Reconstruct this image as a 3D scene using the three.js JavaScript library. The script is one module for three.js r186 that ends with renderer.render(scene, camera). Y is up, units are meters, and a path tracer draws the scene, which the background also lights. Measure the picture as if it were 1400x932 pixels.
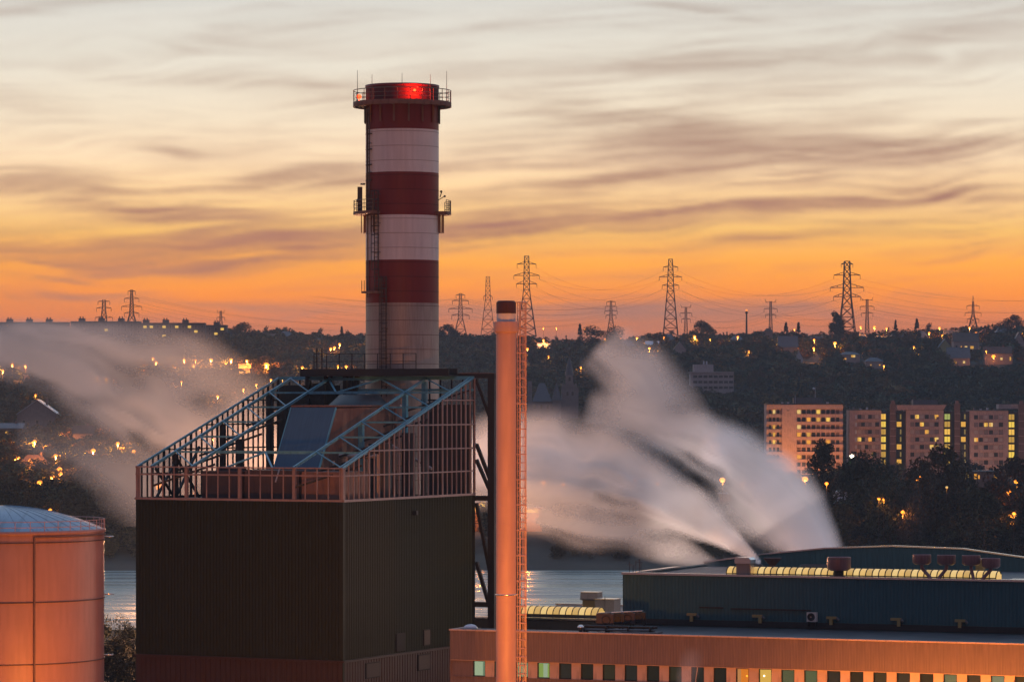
import * as THREE from 'three';
import { mergeGeometries, mergeVertices } from 'three/addons/utils/BufferGeometryUtils.js';

// ---------------------------------------------------------------- camera
const scene = new THREE.Scene();
const F = 5055, EYE = 34, HOR = 545, CX = 700;            // a long lens: focal length, eye height, eye level, all for a frame 1400 wide
const camera = new THREE.PerspectiveCamera(2 * Math.atan(466 / F) * 180 / Math.PI, 1400 / 932, 1, 9000);
camera.position.set(0, EYE, 0);
camera.lookAt(0, EYE, -100);
camera.setViewOffset(1400, 932, 0, 466 - HOR, 1400, 932);  // shifted up, so that verticals stay vertical
const P = (px, py, d) => new THREE.Vector3((px - CX) / F * d, EYE - (py - HOR) / F * d, -d);
const yAt = (py, d) => EYE - (py - HOR) / F * d;

// ---------------------------------------------------------------- numbers and noise
function rng(seed) { let s = seed >>> 0; return () => { s = (s + 0x6d2b79f5) | 0; let t = Math.imul(s ^ (s >>> 15), 1 | s); t = (t + Math.imul(t ^ (t >>> 7), 61 | t)) ^ t; return ((t ^ (t >>> 14)) >>> 0) / 4294967296; }; }
const clamp = (x, a = 0, b = 1) => Math.min(b, Math.max(a, x)), lerp = (a, b, t) => a + (b - a) * t;
const smooth = (a, b, x) => { const t = clamp((x - a) / (b - a)); return t * t * (3 - 2 * t); };
const PERM = new Float32Array(4096); { const r = rng(7); for (let i = 0; i < 4096; i++) PERM[i] = r(); }
const hash3 = (x, y, z) => PERM[(Math.imul(x, 73856093) ^ Math.imul(y, 19349663) ^ Math.imul(z, 83492791)) >>> 3 & 4095];
function vn(x, y, z = 0) {
  const xi = Math.floor(x), yi = Math.floor(y), zi = Math.floor(z);
  let u = x - xi, v = y - yi, w = z - zi; u = u * u * (3 - 2 * u); v = v * v * (3 - 2 * v); w = w * w * (3 - 2 * w);
  const L = (zz) => { const a = hash3(xi, yi, zz), b = hash3(xi + 1, yi, zz), c = hash3(xi, yi + 1, zz), d = hash3(xi + 1, yi + 1, zz); return a + (b - a) * u + (c - a) * v + (a - b - c + d) * u * v; };
  const a = L(zi); return w === 0 ? a : a + (L(zi + 1) - a) * w;
}
function fbm(x, y, z = 0, n = 4) { let s = 0, a = 0.5, t = 0; for (let i = 0; i < n; i++) { s += a * vn(x, y, z + i * 17.3); t += a; x = x * 2.03 + 11.7; y = y * 2.03 + 5.1; a *= 0.5; } return s / t; }
function curve(list, x) { if (x <= list[0][0]) return list[0][1]; for (let i = 1; i < list.length; i++) if (x <= list[i][0]) { const [a, p] = list[i - 1], [b, q] = list[i]; return lerp(p, q, (x - a) / (b - a)); } return list[list.length - 1][1]; }

// ---------------------------------------------------------------- sky: the glow after sunset, thin streaky cloud
const lin = (c) => { c /= 255; return c <= 0.04045 ? c / 12.92 : Math.pow((c + 0.055) / 1.055, 2.4); };
const GLOW = [[-2, 205, 120, 84], [0.9, 212, 126, 92], [1.25, 258, 144, 76], [1.6, 286, 164, 54], [2.1, 286, 188, 70], [2.6, 272, 210, 116], [3.1, 280, 231, 163], [3.7, 274, 240, 196], [4.3, 260, 239, 208], [5.1, 247, 237, 218], [6.1, 229, 225, 215], [9, 214, 215, 212], [16, 188, 202, 216], [32, 164, 188, 218], [60, 148, 182, 224], [90, 142, 178, 224]].map(([e, ...c]) => [e, ...c.map(lin)]);
const EAST = [[-2, 96, 64, 66], [2, 106, 71, 73], [8, 114, 79, 83], [20, 104, 84, 98], [40, 102, 108, 138], [60, 124, 148, 188], [90, 142, 178, 224]].map(([e, ...c]) => [e, ...c.map(lin)]);
const ramp = (T, e, k) => { for (let i = 1; i < T.length; i++) if (e <= T[i][0]) { const t = clamp((e - T[i - 1][0]) / (T[i][0] - T[i - 1][0])); return lerp(T[i - 1][k], T[i][k], t); } return T[T.length - 1][k]; };
const CLOUD = [[1.2, 186, 134, 118], [2.3, 186, 122, 106], [3.3, 186, 138, 116], [4.5, 194, 164, 142], [6.2, 196, 182, 170], [14, 160, 162, 168], [90, 120, 140, 172]].map(([e, ...c]) => [e, ...c.map(lin)]);
// bands of cloud: middle, half length, half height (all in minutes of the frame's own scale), slope, strength
const BANDS = [[430, 245, 120, 15, 0.11, 1], [215, 215, 62, 15, -0.1, 0.5], [140, 274, 200, 20, -0.12, 0.8], [255, 306, 130, 17, -0.1, 0.6], [80, 335, 180, 9, 0.05, 0.85], [50, 361, 140, 13, 0.02, 0.9], [370, 341, 230, 20, 0.07, 1], [210, 376, 190, 9, 0.04, 0.6], [90, 408, 130, 4.5, 0.03, 0.65], [450, 392, 70, 3, 0.05, 0.5], [370, 418, 130, 4, -0.03, 0.45], [60, 14, 150, 8, 0.12, 0.6], [400, 38, 150, 8, 0.1, 0.5], [330, 70, 150, 9, 0.02, 0.35], [300, 114, 90, 9, 0, 0.4], [490, 125, 130, 20, -0.04, 0.45],
  [860, 180, 140, 21, -0.03, 0.85], [745, 140, 110, 26, -0.18, 0.55], [1130, 205, 190, 19, -0.02, 0.95], [1310, 200, 150, 8, 0.13, 0.6], [930, 215, 330, 40, 0, 0.35], [800, 252, 170, 11, 0.1, 0.85], [1120, 238, 52, 9, 0.1, 0.55], [960, 294, 420, 14, 0.08, 1.1], [1335, 270, 150, 9, 0.03, 1], [690, 312, 130, 15, 0.05, 0.9], [1075, 322, 95, 5, 0.08, 0.7], [1150, 85, 170, 9, 0.05, 0.5], [950, 95, 110, 13, -0.05, 0.45], [950, 20, 80, 5, -0.16, 0.6], [700, 40, 130, 6, 0.03, 0.5], [1310, 45, 130, 12, 0.05, 0.4], [820, 424, 270, 14, 0, 0.9], [1010, 434, 170, 9, 0, 0.8], [640, 426, 90, 9, 0, 0.6], [1250, 381, 70, 2.6, 0.06, 0.5], [660, 205, 70, 16, 0.1, 0.5], [1250, 300, 120, 6, 0.04, 0.45], [760, 345, 120, 6, 0.04, 0.4], [560, 372, 80, 5, 0.05, 0.4]].map(([x, y, hx, hy, m, s]) => [(x - CX) / F * 57.3, (HOR - y) / F * 57.3, hx / F * 57.3, hy / F * 57.3, m, s]);
function skyColor(az, el, out) {
  const near = Math.exp(-Math.pow(Math.abs(az) / 75, 2.2));
  for (let k = 0; k < 3; k++) out[k] = lerp(ramp(EAST, el, k + 1), ramp(GLOW, el, k + 1), near);
  if (el < -1) return;
  const wx = fbm(az * 0.5 + 3, el * 1.8 + 7, 0, 2) - 0.5, wy = vn(az * 0.9 + 20, el * 1.5, 9) - 0.5;
  const a2 = az + wx * 1.5, e2 = el + wx * 0.12 + wy * 0.08, sl = e2 - (0.05 + 0.07 * (vn(az * 0.35, el * 0.9, 14) - 0.5)) * a2;
  const fine = fbm(a2 * 0.5 + 40, sl * 5.5 + 0.5 * vn(a2 * 0.8, e2 * 2, 2), 3, 5), broad = fbm(a2 * 0.22 + 9, (e2 - 0.03 * a2) * 1.7 + 31, 5, 3), hair = fbm(a2 * 0.7 + 7, (e2 - (0.06 + 0.1 * wx) * a2) * 15, 1, 4);
  let c = smooth(0.40, 0.74, broad * 0.38 + fine * 0.32 + hair * 0.32) * (az > -1 && near > 0.9 ? lerp(0.42, 0.62, smooth(-1, 2, az)) : 0.42);
  if (Math.abs(az) < 14 && el < 8) for (const [x, y, hx, hy, m, s] of BANDS) {
    const u = (a2 - x) / hx; if (u > 1.7 || u < -1.7) continue;
    const v = (e2 - y - m * (a2 - x)) / hy; if (v > 2.8 || v < -2.8) continue;
    c += s * 1.2 * Math.exp(-u * u * 1.1 - v * v * (v > 0 ? 0.6 : 1.0)) * clamp(1.5 * fine + 1.5 * hair - 0.75, 0.05, 1.3);
  }
  c = (1 - Math.exp(-c * 1.15)) * (0.78 + 0.6 * hair);
  for (let k = 0; k < 3; k++) out[k] = lerp(out[k], lerp(out[k] * 0.78, ramp(CLOUD, el, k + 1) * 0.96, near), c * 0.9) * (1 + 0.1 * (fine - 0.5));
}
const SW = 4096, SH = 4096, skyData = new Float32Array(SW * SH * 4);
{
  const c = [0, 0, 0];
  for (let j = 0; j < SH; j++) {
    const el = ((j + 0.5) / SH - 0.5) * 180;
    if (el < -2 || el > 9) {                                              // outside the band of fine cloud every 16th texel is computed, the rest between
      if (j % 8 && el > -1.6 && el < 88) { skyData.copyWithin(j * SW * 4, (j - 1) * SW * 4, j * SW * 4); continue; }
      for (let i = 0; i < SW; i += 8) {
        if (el < -2) skyColor(((i / SW) * 360 + 540) % 360 - 270 + 0, -2, c); else { let az = (i + 4) / SW * 360 - 90; if (az > 180) az -= 360; skyColor(az, el, c); }
        for (let q = 0; q < 8; q++) { const o = (j * SW + i + q) * 4; skyData[o] = c[0]; skyData[o + 1] = c[1]; skyData[o + 2] = c[2]; skyData[o + 3] = 1; }
      }
      continue;
    }
    for (let i = 0; i < SW; i++) {
      let az = (i + 0.5) / SW * 360 - 90; if (az > 180) az -= 360;
      const o = (j * SW + i) * 4, step = Math.abs(az) < 15 ? 1 : 4;
      if (step > 1 && i % 4) { for (let k = 0; k < 4; k++) skyData[o + k] = skyData[o - 4 + k]; continue; }
      skyColor(az, el, c); skyData[o] = c[0]; skyData[o + 1] = c[1]; skyData[o + 2] = c[2]; skyData[o + 3] = 1;
    }
  }
}
const sky = new THREE.DataTexture(skyData, SW, SH, THREE.RGBAFormat, THREE.FloatType);
sky.mapping = THREE.EquirectangularReflectionMapping; sky.magFilter = THREE.LinearFilter; sky.needsUpdate = true;
scene.background = sky; scene.environment = sky;
// the sun has just set: what is left of it comes as a broad, weak glow from behind the ridge
const sun = new THREE.DirectionalLight(0xffb074, 0.15);
sun.position.set(-60, 75, -1000); sun.target.position.set(0, 0, 0); sun.castShadow = true; sun.shadow.radius = 10;
Object.assign(sun.shadow.camera, { left: -400, right: 400, top: 300, bottom: -300, near: 1, far: 3000 });
scene.add(sun, sun.target);
scene.fog = new THREE.FogExp2(0xa4b8c4, 0.000095);

const renderer = new THREE.WebGLRenderer({ antialias: true });
renderer.toneMapping = THREE.LinearToneMapping; renderer.toneMappingExposure = 1;
renderer.shadowMap.enabled = true;

// ---------------------------------------------------------------- building helpers
const V = (x, y, z) => new THREE.Vector3(x, y, z);
const names = new Map();
function numbered(name) { const n = names.get(name) ?? 0; names.set(name, n + 1); return n ? name + '_' + String(n).padStart(3, '0') : name; }
function tag(o, label, category, group, kind) { if (label) o.userData.label = label; if (category) o.userData.category = category; if (group) o.userData.group = group; if (kind) o.userData.kind = kind; return o; }
function thing(name, label, category, at = [0, 0, 0], turn = 0, group) {
  const o = new THREE.Group(); o.name = numbered(name); scene.add(o); o.position.set(...(at.isVector3 ? at.toArray() : at)); o.rotation.y = turn; return tag(o, label, category, group);
}
function clean(g) { const n = g.index ? g.toNonIndexed() : g; for (const k of Object.keys(n.attributes)) if (!['position', 'normal'].includes(k)) n.deleteAttribute(k); n.groups = []; n.morphAttributes = {}; return n; }
function boxUV(g) {                                                        // uv in metres, across the two longer directions of each face
  const p = g.attributes.position, n = g.attributes.normal, uv = new Float32Array(p.count * 2);
  for (let i = 0; i < p.count; i++) { const x = Math.abs(n.getX(i)), y = Math.abs(n.getY(i)), z = Math.abs(n.getZ(i)); const [a, b] = y > x && y > z ? [p.getX(i), p.getZ(i)] : x > z ? [p.getZ(i), p.getY(i)] : [p.getX(i), p.getY(i)]; uv[i * 2] = a; uv[i * 2 + 1] = b; }
  g.setAttribute('uv', new THREE.BufferAttribute(uv, 2)); return g;
}
const join = (list) => boxUV(mergeGeometries([].concat(list).map(clean)));
function mesh(name, geos, m, parent) { const o = new THREE.Mesh(Array.isArray(geos) ? join(geos) : geos, m); o.name = parent && parent !== scene ? name : numbered(name); o.castShadow = o.receiveShadow = true; (parent ?? scene).add(o); return o; }
const part = (parent, name, geos, m) => mesh(name, Array.isArray(geos) ? geos : [geos], m, parent);
const box = (x0, x1, y0, y1, z0, z1) => new THREE.BoxGeometry(Math.abs(x1 - x0), Math.abs(y1 - y0), Math.abs(z1 - z0)).translate((x0 + x1) / 2, (y0 + y1) / 2, (z0 + z1) / 2);
function bar(a, b, w, h = w) {                                             // a square bar between two points
  const d = b.clone().sub(a), L = d.length(), m = new THREE.Matrix4(), up = Math.abs(d.y) > 0.98 * L ? V(1, 0, 0) : V(0, 1, 0);
  m.lookAt(a, b, up); m.setPosition(a.clone().add(b).multiplyScalar(0.5)); return new THREE.BoxGeometry(w, h, L).applyMatrix4(m);
}
function rod(a, b, r, r2 = r, seg = 8) { const d = b.clone().sub(a), g = new THREE.CylinderGeometry(r2, r, d.length(), seg, 1); g.applyQuaternion(new THREE.Quaternion().setFromUnitVectors(V(0, 1, 0), d.normalize())); return g.translate((a.x + b.x) / 2, (a.y + b.y) / 2, (a.z + b.z) / 2); }
const lathe = (pts, seg = 64) => new THREE.LatheGeometry(pts.map(([r, y]) => new THREE.Vector2(r, y)), seg);
function prism(poly, z0, z1) { const s = new THREE.Shape(poly.map(([x, y]) => new THREE.Vector2(x, y))); return new THREE.ExtrudeGeometry(s, { depth: z1 - z0, bevelEnabled: false }).translate(0, 0, z0); }
const ring = (r, y, rad, a0 = 0, a1 = Math.PI * 2, seg = 64) => { const t = new THREE.TorusGeometry(r, rad, 5, seg, a1 - a0); t.rotateX(Math.PI / 2).rotateY(-a0); return t.translate(0, y, 0); };   // a horizontal hoop; angle grows from +x towards +z

// ---------------------------------------------------------------- textures and materials
function tex(w, h, f, srgb = false) { const d = new Uint8Array(w * h * 4); for (let j = 0; j < h; j++) for (let i = 0; i < w; i++) { const c = f(i / w, j / h, i, j), o = (j * w + i) * 4; for (let k = 0; k < 3; k++) d[o + k] = clamp(Array.isArray(c) ? c[k] : c) * 255; d[o + 3] = 255; } const t = new THREE.DataTexture(d, w, h); t.wrapS = t.wrapT = THREE.RepeatWrapping; t.magFilter = t.minFilter = THREE.LinearFilter; if (srgb) t.colorSpace = THREE.SRGBColorSpace; t.needsUpdate = true; return t; }
const wrapN = (u, v, fx, fy, z, n = 4) => { const A = (a, b) => fbm(a * fx, b * fy, z, n), s = smooth(0.8, 1, u), t = smooth(0.8, 1, v); const a = lerp(A(u, v), A(u - 1, v), s), b = lerp(A(u, v - 1), A(u - 1, v - 1), s); return lerp(a, b, t); };
const grimeTex = tex(512, 512, (u, v) => 0.72 + 0.3 * wrapN(u, v, 8, 8, 1, 5) - 0.22 * smooth(0.55, 0.8, wrapN(u, v, 40, 3, 2, 3)));
const streakTex = tex(512, 512, (u, v) => 0.7 + 0.42 * wrapN(u, v, 46, 2.5, 3, 4) * (0.7 + 0.6 * wrapN(u, v, 5, 5, 4, 3)) - 0.06);
const patchTex = tex(512, 512, (u, v) => 0.55 + 0.9 * (wrapN(u, v, 6, 6, 6, 5) - 0.2) * (0.7 + 0.5 * wrapN(u, v, 40, 40, 8, 3)));
const softTex = tex(512, 512, (u, v) => 0.80 + 0.26 * wrapN(u, v, 30, 2.5, 23, 4) * (0.6 + 0.8 * wrapN(u, v, 5, 5, 24, 3)) + 0.04 * wrapN(u, v, 9, 9, 25, 4));
const use = (t, m) => { const c = t.clone(); c.repeat.set(1 / m, 1 / m); c.needsUpdate = true; return c; };
const G6 = use(grimeTex, 6), S5 = use(streakTex, 5), G12 = use(grimeTex, 12), P8 = use(patchTex, 9), P60 = use(patchTex, 60), W7 = use(softTex, 7);
function M(r, g, b, rough = 0.7, metal = 0, extra = {}) { const m = new THREE.MeshStandardMaterial({ roughness: rough, metalness: metal, ...extra }); m.color.setRGB(r, g, b); return m; }
function glow(r, g, b, k = 1) { const m = M(0.02, 0.02, 0.02, 0.5); m.emissive.setRGB(r, g, b); m.emissiveIntensity = k; return m; }
const MT = {
  cladding: new THREE.MeshPhysicalMaterial({ color: new THREE.Color().setRGB(0.026, 0.031, 0.014), roughness: 0.6, specularIntensity: 0.35, map: S5 }), plinth: M(0.05, 0.018, 0.012, 0.6, 0, { map: S5 }),
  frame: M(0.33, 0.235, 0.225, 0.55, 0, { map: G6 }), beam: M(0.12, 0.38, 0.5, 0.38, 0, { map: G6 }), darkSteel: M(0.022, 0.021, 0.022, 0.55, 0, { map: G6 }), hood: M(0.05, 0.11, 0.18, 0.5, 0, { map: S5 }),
  red: M(0.2, 0.02, 0.017, 0.5, 0, { map: W7 }), white: M(0.76, 0.70, 0.70, 0.5, 0, { map: W7 }), seam: M(0.4, 0.34, 0.34, 0.7), sooty: M(0.10, 0.015, 0.013, 0.7, 0, { map: S5 }), bare: M(0.42, 0.36, 0.33, 0.5, 0.25, { map: S5 }), rail: M(0.17, 0.13, 0.09, 0.5, 0.2), ladder: M(0.05, 0.045, 0.045, 0.5, 0.2), rust: M(0.24, 0.13, 0.095, 0.7, 0, { map: G6 }),
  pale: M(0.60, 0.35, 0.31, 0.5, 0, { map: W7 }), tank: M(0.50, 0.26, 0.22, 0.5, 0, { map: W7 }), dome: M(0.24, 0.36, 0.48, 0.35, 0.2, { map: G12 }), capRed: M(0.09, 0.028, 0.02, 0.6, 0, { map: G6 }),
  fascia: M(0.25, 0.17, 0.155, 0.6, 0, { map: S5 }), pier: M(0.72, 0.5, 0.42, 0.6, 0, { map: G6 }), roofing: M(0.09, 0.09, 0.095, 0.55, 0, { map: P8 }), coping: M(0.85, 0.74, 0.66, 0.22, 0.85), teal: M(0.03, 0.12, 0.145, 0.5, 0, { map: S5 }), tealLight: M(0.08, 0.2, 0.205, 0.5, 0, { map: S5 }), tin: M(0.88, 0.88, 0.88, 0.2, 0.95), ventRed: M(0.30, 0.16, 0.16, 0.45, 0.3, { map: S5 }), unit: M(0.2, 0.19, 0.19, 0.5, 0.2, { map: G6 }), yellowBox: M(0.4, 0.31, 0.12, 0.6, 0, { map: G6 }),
  concrete: M(0.14, 0.12, 0.115, 0.85, 0, { map: G6 }), plaster: M(0.52, 0.40, 0.36, 0.85, 0, { map: G6 }), brown: M(0.20, 0.13, 0.12, 0.8, 0, { map: G6 }), dark: M(0.02, 0.02, 0.022, 0.4), glass: M(0.03, 0.035, 0.04, 0.12), tile: M(0.12, 0.07, 0.055, 0.8, 0, { map: P8 }), greyRoof: M(0.16, 0.17, 0.19, 0.5, 0.1, { map: G6 }), paleRoof: M(0.5, 0.55, 0.6, 0.35, 0.2), steelFar: M(0.10, 0.075, 0.06, 0.6, 0.3), bark: M(0.05, 0.04, 0.032, 0.95), stone: M(0.25, 0.22, 0.22, 0.9, 0, { map: G6 }), slate: M(0.09, 0.10, 0.125, 0.6, 0, { map: G6 }),
  litYellow: glow(1.0, 0.60, 0.10, 0.95), litAmber: glow(1.0, 0.42, 0.05, 0.9), litWarm: glow(1.0, 0.64, 0.2, 0.85), litPale: glow(0.75, 0.85, 0.55, 0.75), litGreen: glow(0.5, 0.58, 0.38, 0.8), skylight: glow(1.0, 0.62, 0.19, 0.78), sodium: glow(1.0, 0.25, 0.02, 3.6), sodiumSoft: glow(1.0, 0.26, 0.02, 2.2), whiteLamp: glow(1.0, 0.9, 0.62, 4), redLamp: glow(1.0, 0.05, 0.01, 6), greenLamp: glow(0.25, 0.9, 0.06, 1.6),
};
const NA = [1.0, 0.30, 0.04], NAc = new THREE.Color().setRGB(...NA);
function lamp(at, I, color = NAc) { const l = new THREE.PointLight(color, I, 0, 2); l.position.copy(at); l.castShadow = true; l.shadow.radius = 12; scene.add(l); return l; }

// ---------------------------------------------------------------- the ground, the river, the hillside
const PROFILE = [[0, 0], [545, 0], [575, -3], [600, -8], [640, -10.5], [868, -10.5], [884, -6.6], [905, -5], [930, -3.5], [1150, 0], [1388, 4], [1500, 9], [1600, 16], [1800, 33], [2000, 52], [2150, 66], [2260, 73], [2400, 75], [2600, 72], [3600, 62], [7000, 62]];
const RIDGE = [[-300, 440], [0, 443], [290, 443], [345, 448], [380, 444], [420, 450], [480, 452], [620, 454], [680, 452], [740, 457], [800, 458], [860, 456], [900, 451], [960, 450], [1040, 449], [1120, 451], [1180, 448], [1260, 445], [1330, 441], [1400, 437], [1700, 434]];
function hgt(x, d) {
  let h = curve(PROFILE, d);
  if (d > 1388) { const px = CX + x / d * F, top = EYE + (HOR - curve(RIDGE, px)) / F * 2280 - 6.5; h = 4 + (h - 4) * (top - 4) / 75; }
  return h + (d > 1000 ? smooth(1000, 1500, d) * (1 - smooth(2050, 2200, d)) * (fbm(x / 70 + 50, d / 70, 0, 3) - 0.5) * 8 : 0);
}
{
  const xs = [], ds = [];
  for (let i = -60; i <= 60; i++) xs.push(i / 60);
  for (let d = -150; d < 540; d += 60) ds.push(d);
  for (let d = 545; d < 960; d += 8) ds.push(d);
  for (let d = 960; d < 2450; d += 14) ds.push(d);
  for (let d = 2450; d <= 6400; d += 250) ds.push(d);
  const pos = [], idx = [];
  for (const d of ds) for (const u of xs) { const x = u * (420 + Math.max(d, 0) * 0.42); pos.push(x, hgt(x, Math.max(d, 0)), -d); }
  for (let j = 0; j < ds.length - 1; j++) for (let i = 0; i < xs.length - 1; i++) { const a = j * xs.length + i, b = a + 1, c = a + xs.length, e = c + 1; idx.push(a, b, c, b, e, c); }
  const g = new THREE.BufferGeometry(); g.setAttribute('position', new THREE.Float32BufferAttribute(pos, 3)); g.setIndex(idx); g.computeVertexNormals(); boxUV(g);
  tag(mesh('ground', g, M(0.05, 0.048, 0.038, 0.95, 0, { map: P60 })), null, null, null, 'structure');
  // the river: slow water, long smooth ripples
  const rt = tex(512, 512, (u, v) => 0.2 + 0.26 * smooth(0.36, 0.66, wrapN(u, v, 3, 34, 12, 4)));
  const r1 = rt.clone(); r1.repeat.set(1 / 160, 1 / 120); r1.needsUpdate = true;
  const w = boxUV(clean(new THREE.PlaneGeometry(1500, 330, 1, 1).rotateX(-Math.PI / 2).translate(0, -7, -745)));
  const water = new THREE.MeshPhysicalMaterial({ roughness: 1, roughnessMap: r1, ior: 1.5 }); water.color.setRGB(0.17, 0.235, 0.225);  // body colour raised to stand in for reflected sky
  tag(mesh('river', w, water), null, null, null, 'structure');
  const yard = M(0.055, 0.052, 0.05, 0.9, 0, { map: P8 });
  tag(mesh('plant_yard', boxUV(clean(new THREE.PlaneGeometry(330, 330).rotateX(-Math.PI / 2).translate(10, 0.006, -330))), yard), null, null, null, 'structure');
}
// first point of the ground, seen through a pixel, over which something h metres tall reaches that pixel
function onHill(px, py, h = 0, from = 930) { for (let d = from; d < 2600; d += 2) { const x = (px - CX) / F * d; if (hgt(x, d) + h >= yAt(py, d)) return { x, d, y: hgt(x, d), p: V(x, hgt(x, d), -d) }; } const d = 2300, x = (px - CX) / F * d; return { x, d, y: hgt(x, d), p: V(x, hgt(x, d), -d) }; }
const CLEAR = [];                                                          // where trees must not stand: x, depth, half width, depth in front, depth behind
const clearAt = (x, d, w, front = 26, back = 8, low = true) => CLEAR.push([x, d, w, front, back, low]);

// ---------------------------------------------------------------- trees
function leafCloud(seed, n, size, shape, tilt = 1) {                          // many small leaf sprays through a crown's volume; shape(r) gives [x, y, z]
  const r = rng(seed), pos = new Float32Array(n * 9), nor = new Float32Array(n * 9), q = new THREE.Quaternion(), e = new THREE.Euler(), v = V(0, 0, 0);
  for (let i = 0; i < n; i++) {
    const [c, out] = shape(r), s = size * (0.55 + 0.9 * r());
    e.set((r() - 0.5) * 2.6 * tilt, r() * 6.28, (r() - 0.5) * 2.6 * tilt); q.setFromEuler(e);
    const a = r() * 6.28;
    for (let k = 0; k < 3; k++) { const t = a + k * 2.1 + (r() - 0.5) * 0.7; v.set(Math.cos(t) * s, (r() - 0.5) * 0.3 * s, Math.sin(t) * s).applyQuaternion(q); pos.set([c[0] + v.x, c[1] + v.y, c[2] + v.z], i * 9 + k * 3); nor.set(out, i * 9 + k * 3); }
  }
  const g = new THREE.BufferGeometry(); g.setAttribute('position', new THREE.BufferAttribute(pos, 3)); g.setAttribute('normal', new THREE.BufferAttribute(nor, 3)); return g;
}
// a crown of height 1 over a stem: clumps of leaves placed in an uneven outline
function crownShape(seed, kind) {
  const r0 = rng(seed), clumps = [];
  const N = kind === 'poplar' ? 40 : kind === 'conifer' ? 70 : 22;
  for (let i = 0; i < N; i++) {
    const t = kind === 'conifer' ? Math.pow(r0(), 1.35) : r0(), a = r0() * 6.28; let y, rad, cr;
    if (kind === 'poplar') { y = 0.08 + 0.88 * t; rad = 0.13 * Math.sin(Math.min(1, (1.02 - t) * 1.5 + 0.12) * 1.57) * Math.sqrt(r0()); cr = 0.075 + 0.03 * r0(); }
    else if (kind === 'conifer') { y = 0.1 + 0.88 * t; rad = 0.22 * (1 - y) * (0.4 + 0.6 * r0()); cr = 0.022 + 0.075 * (1 - y); }
    else { const u = Math.acos(2 * t - 1); y = 0.58 + 0.33 * Math.cos(u) + (r0() - 0.5) * 0.08; rad = 0.36 * Math.sin(u) * Math.sqrt(0.3 + 0.7 * r0()); cr = 0.12 + 0.09 * r0(); }
    clumps.push([Math.cos(a) * rad, y, Math.sin(a) * rad, cr]);
  }
  return (r) => {
    const c = clumps[Math.floor(r() * N)]; let x, y, z, l; do { x = r() * 2 - 1; y = r() * 2 - 1; z = r() * 2 - 1; l = x * x + y * y + z * z; } while (l > 1 || l < 0.12);
    const k = c[3]; l = Math.sqrt(l); const o = V(x / l + c[0] * 2.2, y / l * 0.8 + (c[1] - 0.5) * 1.6 + 0.25, z / l + c[2] * 2.2).normalize();
    return [[c[0] + x * k, c[1] + y * k * 0.85, c[2] + z * k], o.toArray()];
  };
}
function trunkGeo(seed, r = 0.022, top = 0.62) {
  const q = rng(seed), g = [rod(V(0, -0.03, 0), V(0.01, top, 0.01), r, r * 0.35, 7)];
  for (let i = 0; i < 6; i++) { const y = 0.25 + 0.32 * q(), a = q() * 6.28, L = 0.16 + 0.14 * q(); g.push(rod(V(0, y, 0), V(Math.cos(a) * L, y + L * 0.8, Math.sin(a) * L), r * 0.42, r * 0.12, 5)); }
  return join(g);
}
const leafMat = M(1, 1, 1, 0.9, 0, { side: THREE.DoubleSide }); leafMat.vertexColors = false;
const FOLIAGE = [[0.106, 0.122, 0.056], [0.069, 0.098, 0.05], [0.125, 0.125, 0.056], [0.2, 0.15, 0.056], [0.206, 0.119, 0.044], [0.081, 0.094, 0.062], [0.125, 0.094, 0.056]];
function instanced(name, label, geo, list, seed, kindCategory, mat = leafMat) {
  const r = rng(seed), im = new THREE.InstancedMesh(geo, mat, list.length), m = new THREE.Matrix4(), q = new THREE.Quaternion(), c = new THREE.Color();
  list.forEach(([x, y, z, h, w = 1, tone], i) => { q.setFromAxisAngle(V(0, 1, 0), r() * 6.28); m.compose(V(x, y, z), q, V(h * w, h, h * w)); im.setMatrixAt(i, m); const f = tone ?? FOLIAGE[Math.floor(r() * r() * FOLIAGE.length)], k = 0.6 + 1.3 * r() * r(); c.setRGB(f[0] * k, f[1] * k, f[2] * k); im.setColorAt(i, c); });
  im.name = numbered(name); im.castShadow = im.receiveShadow = true; scene.add(im); return tag(im, label, kindCategory, null, 'stuff');
}
const CROWNS = { round: [1, 2, 3].map((s) => leafCloud(s * 11, 420, 0.058, crownShape(s * 5, 'round'))), poplar: [leafCloud(77, 420, 0.034, crownShape(9, 'poplar'))], conifer: [leafCloud(78, 420, 0.034, crownShape(13, 'conifer'))] };
const BIGCROWN = { round: [1, 2, 3].map((s) => leafCloud(s * 31, 5200, 0.019, crownShape(s * 15 + 2, 'round'))), poplar: [leafCloud(177, 4600, 0.019, crownShape(19, 'poplar'))], conifer: [leafCloud(178, 4600, 0.017, crownShape(23, 'conifer'))] };
const TRUNK = trunkGeo(3);
const leafMats = new Map(); const leafOf = (c) => { const k = c.join(); if (!leafMats.has(k)) leafMats.set(k, M(c[0], c[1], c[2], 0.9, 0, { side: THREE.DoubleSide })); return leafMats.get(k); };
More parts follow.
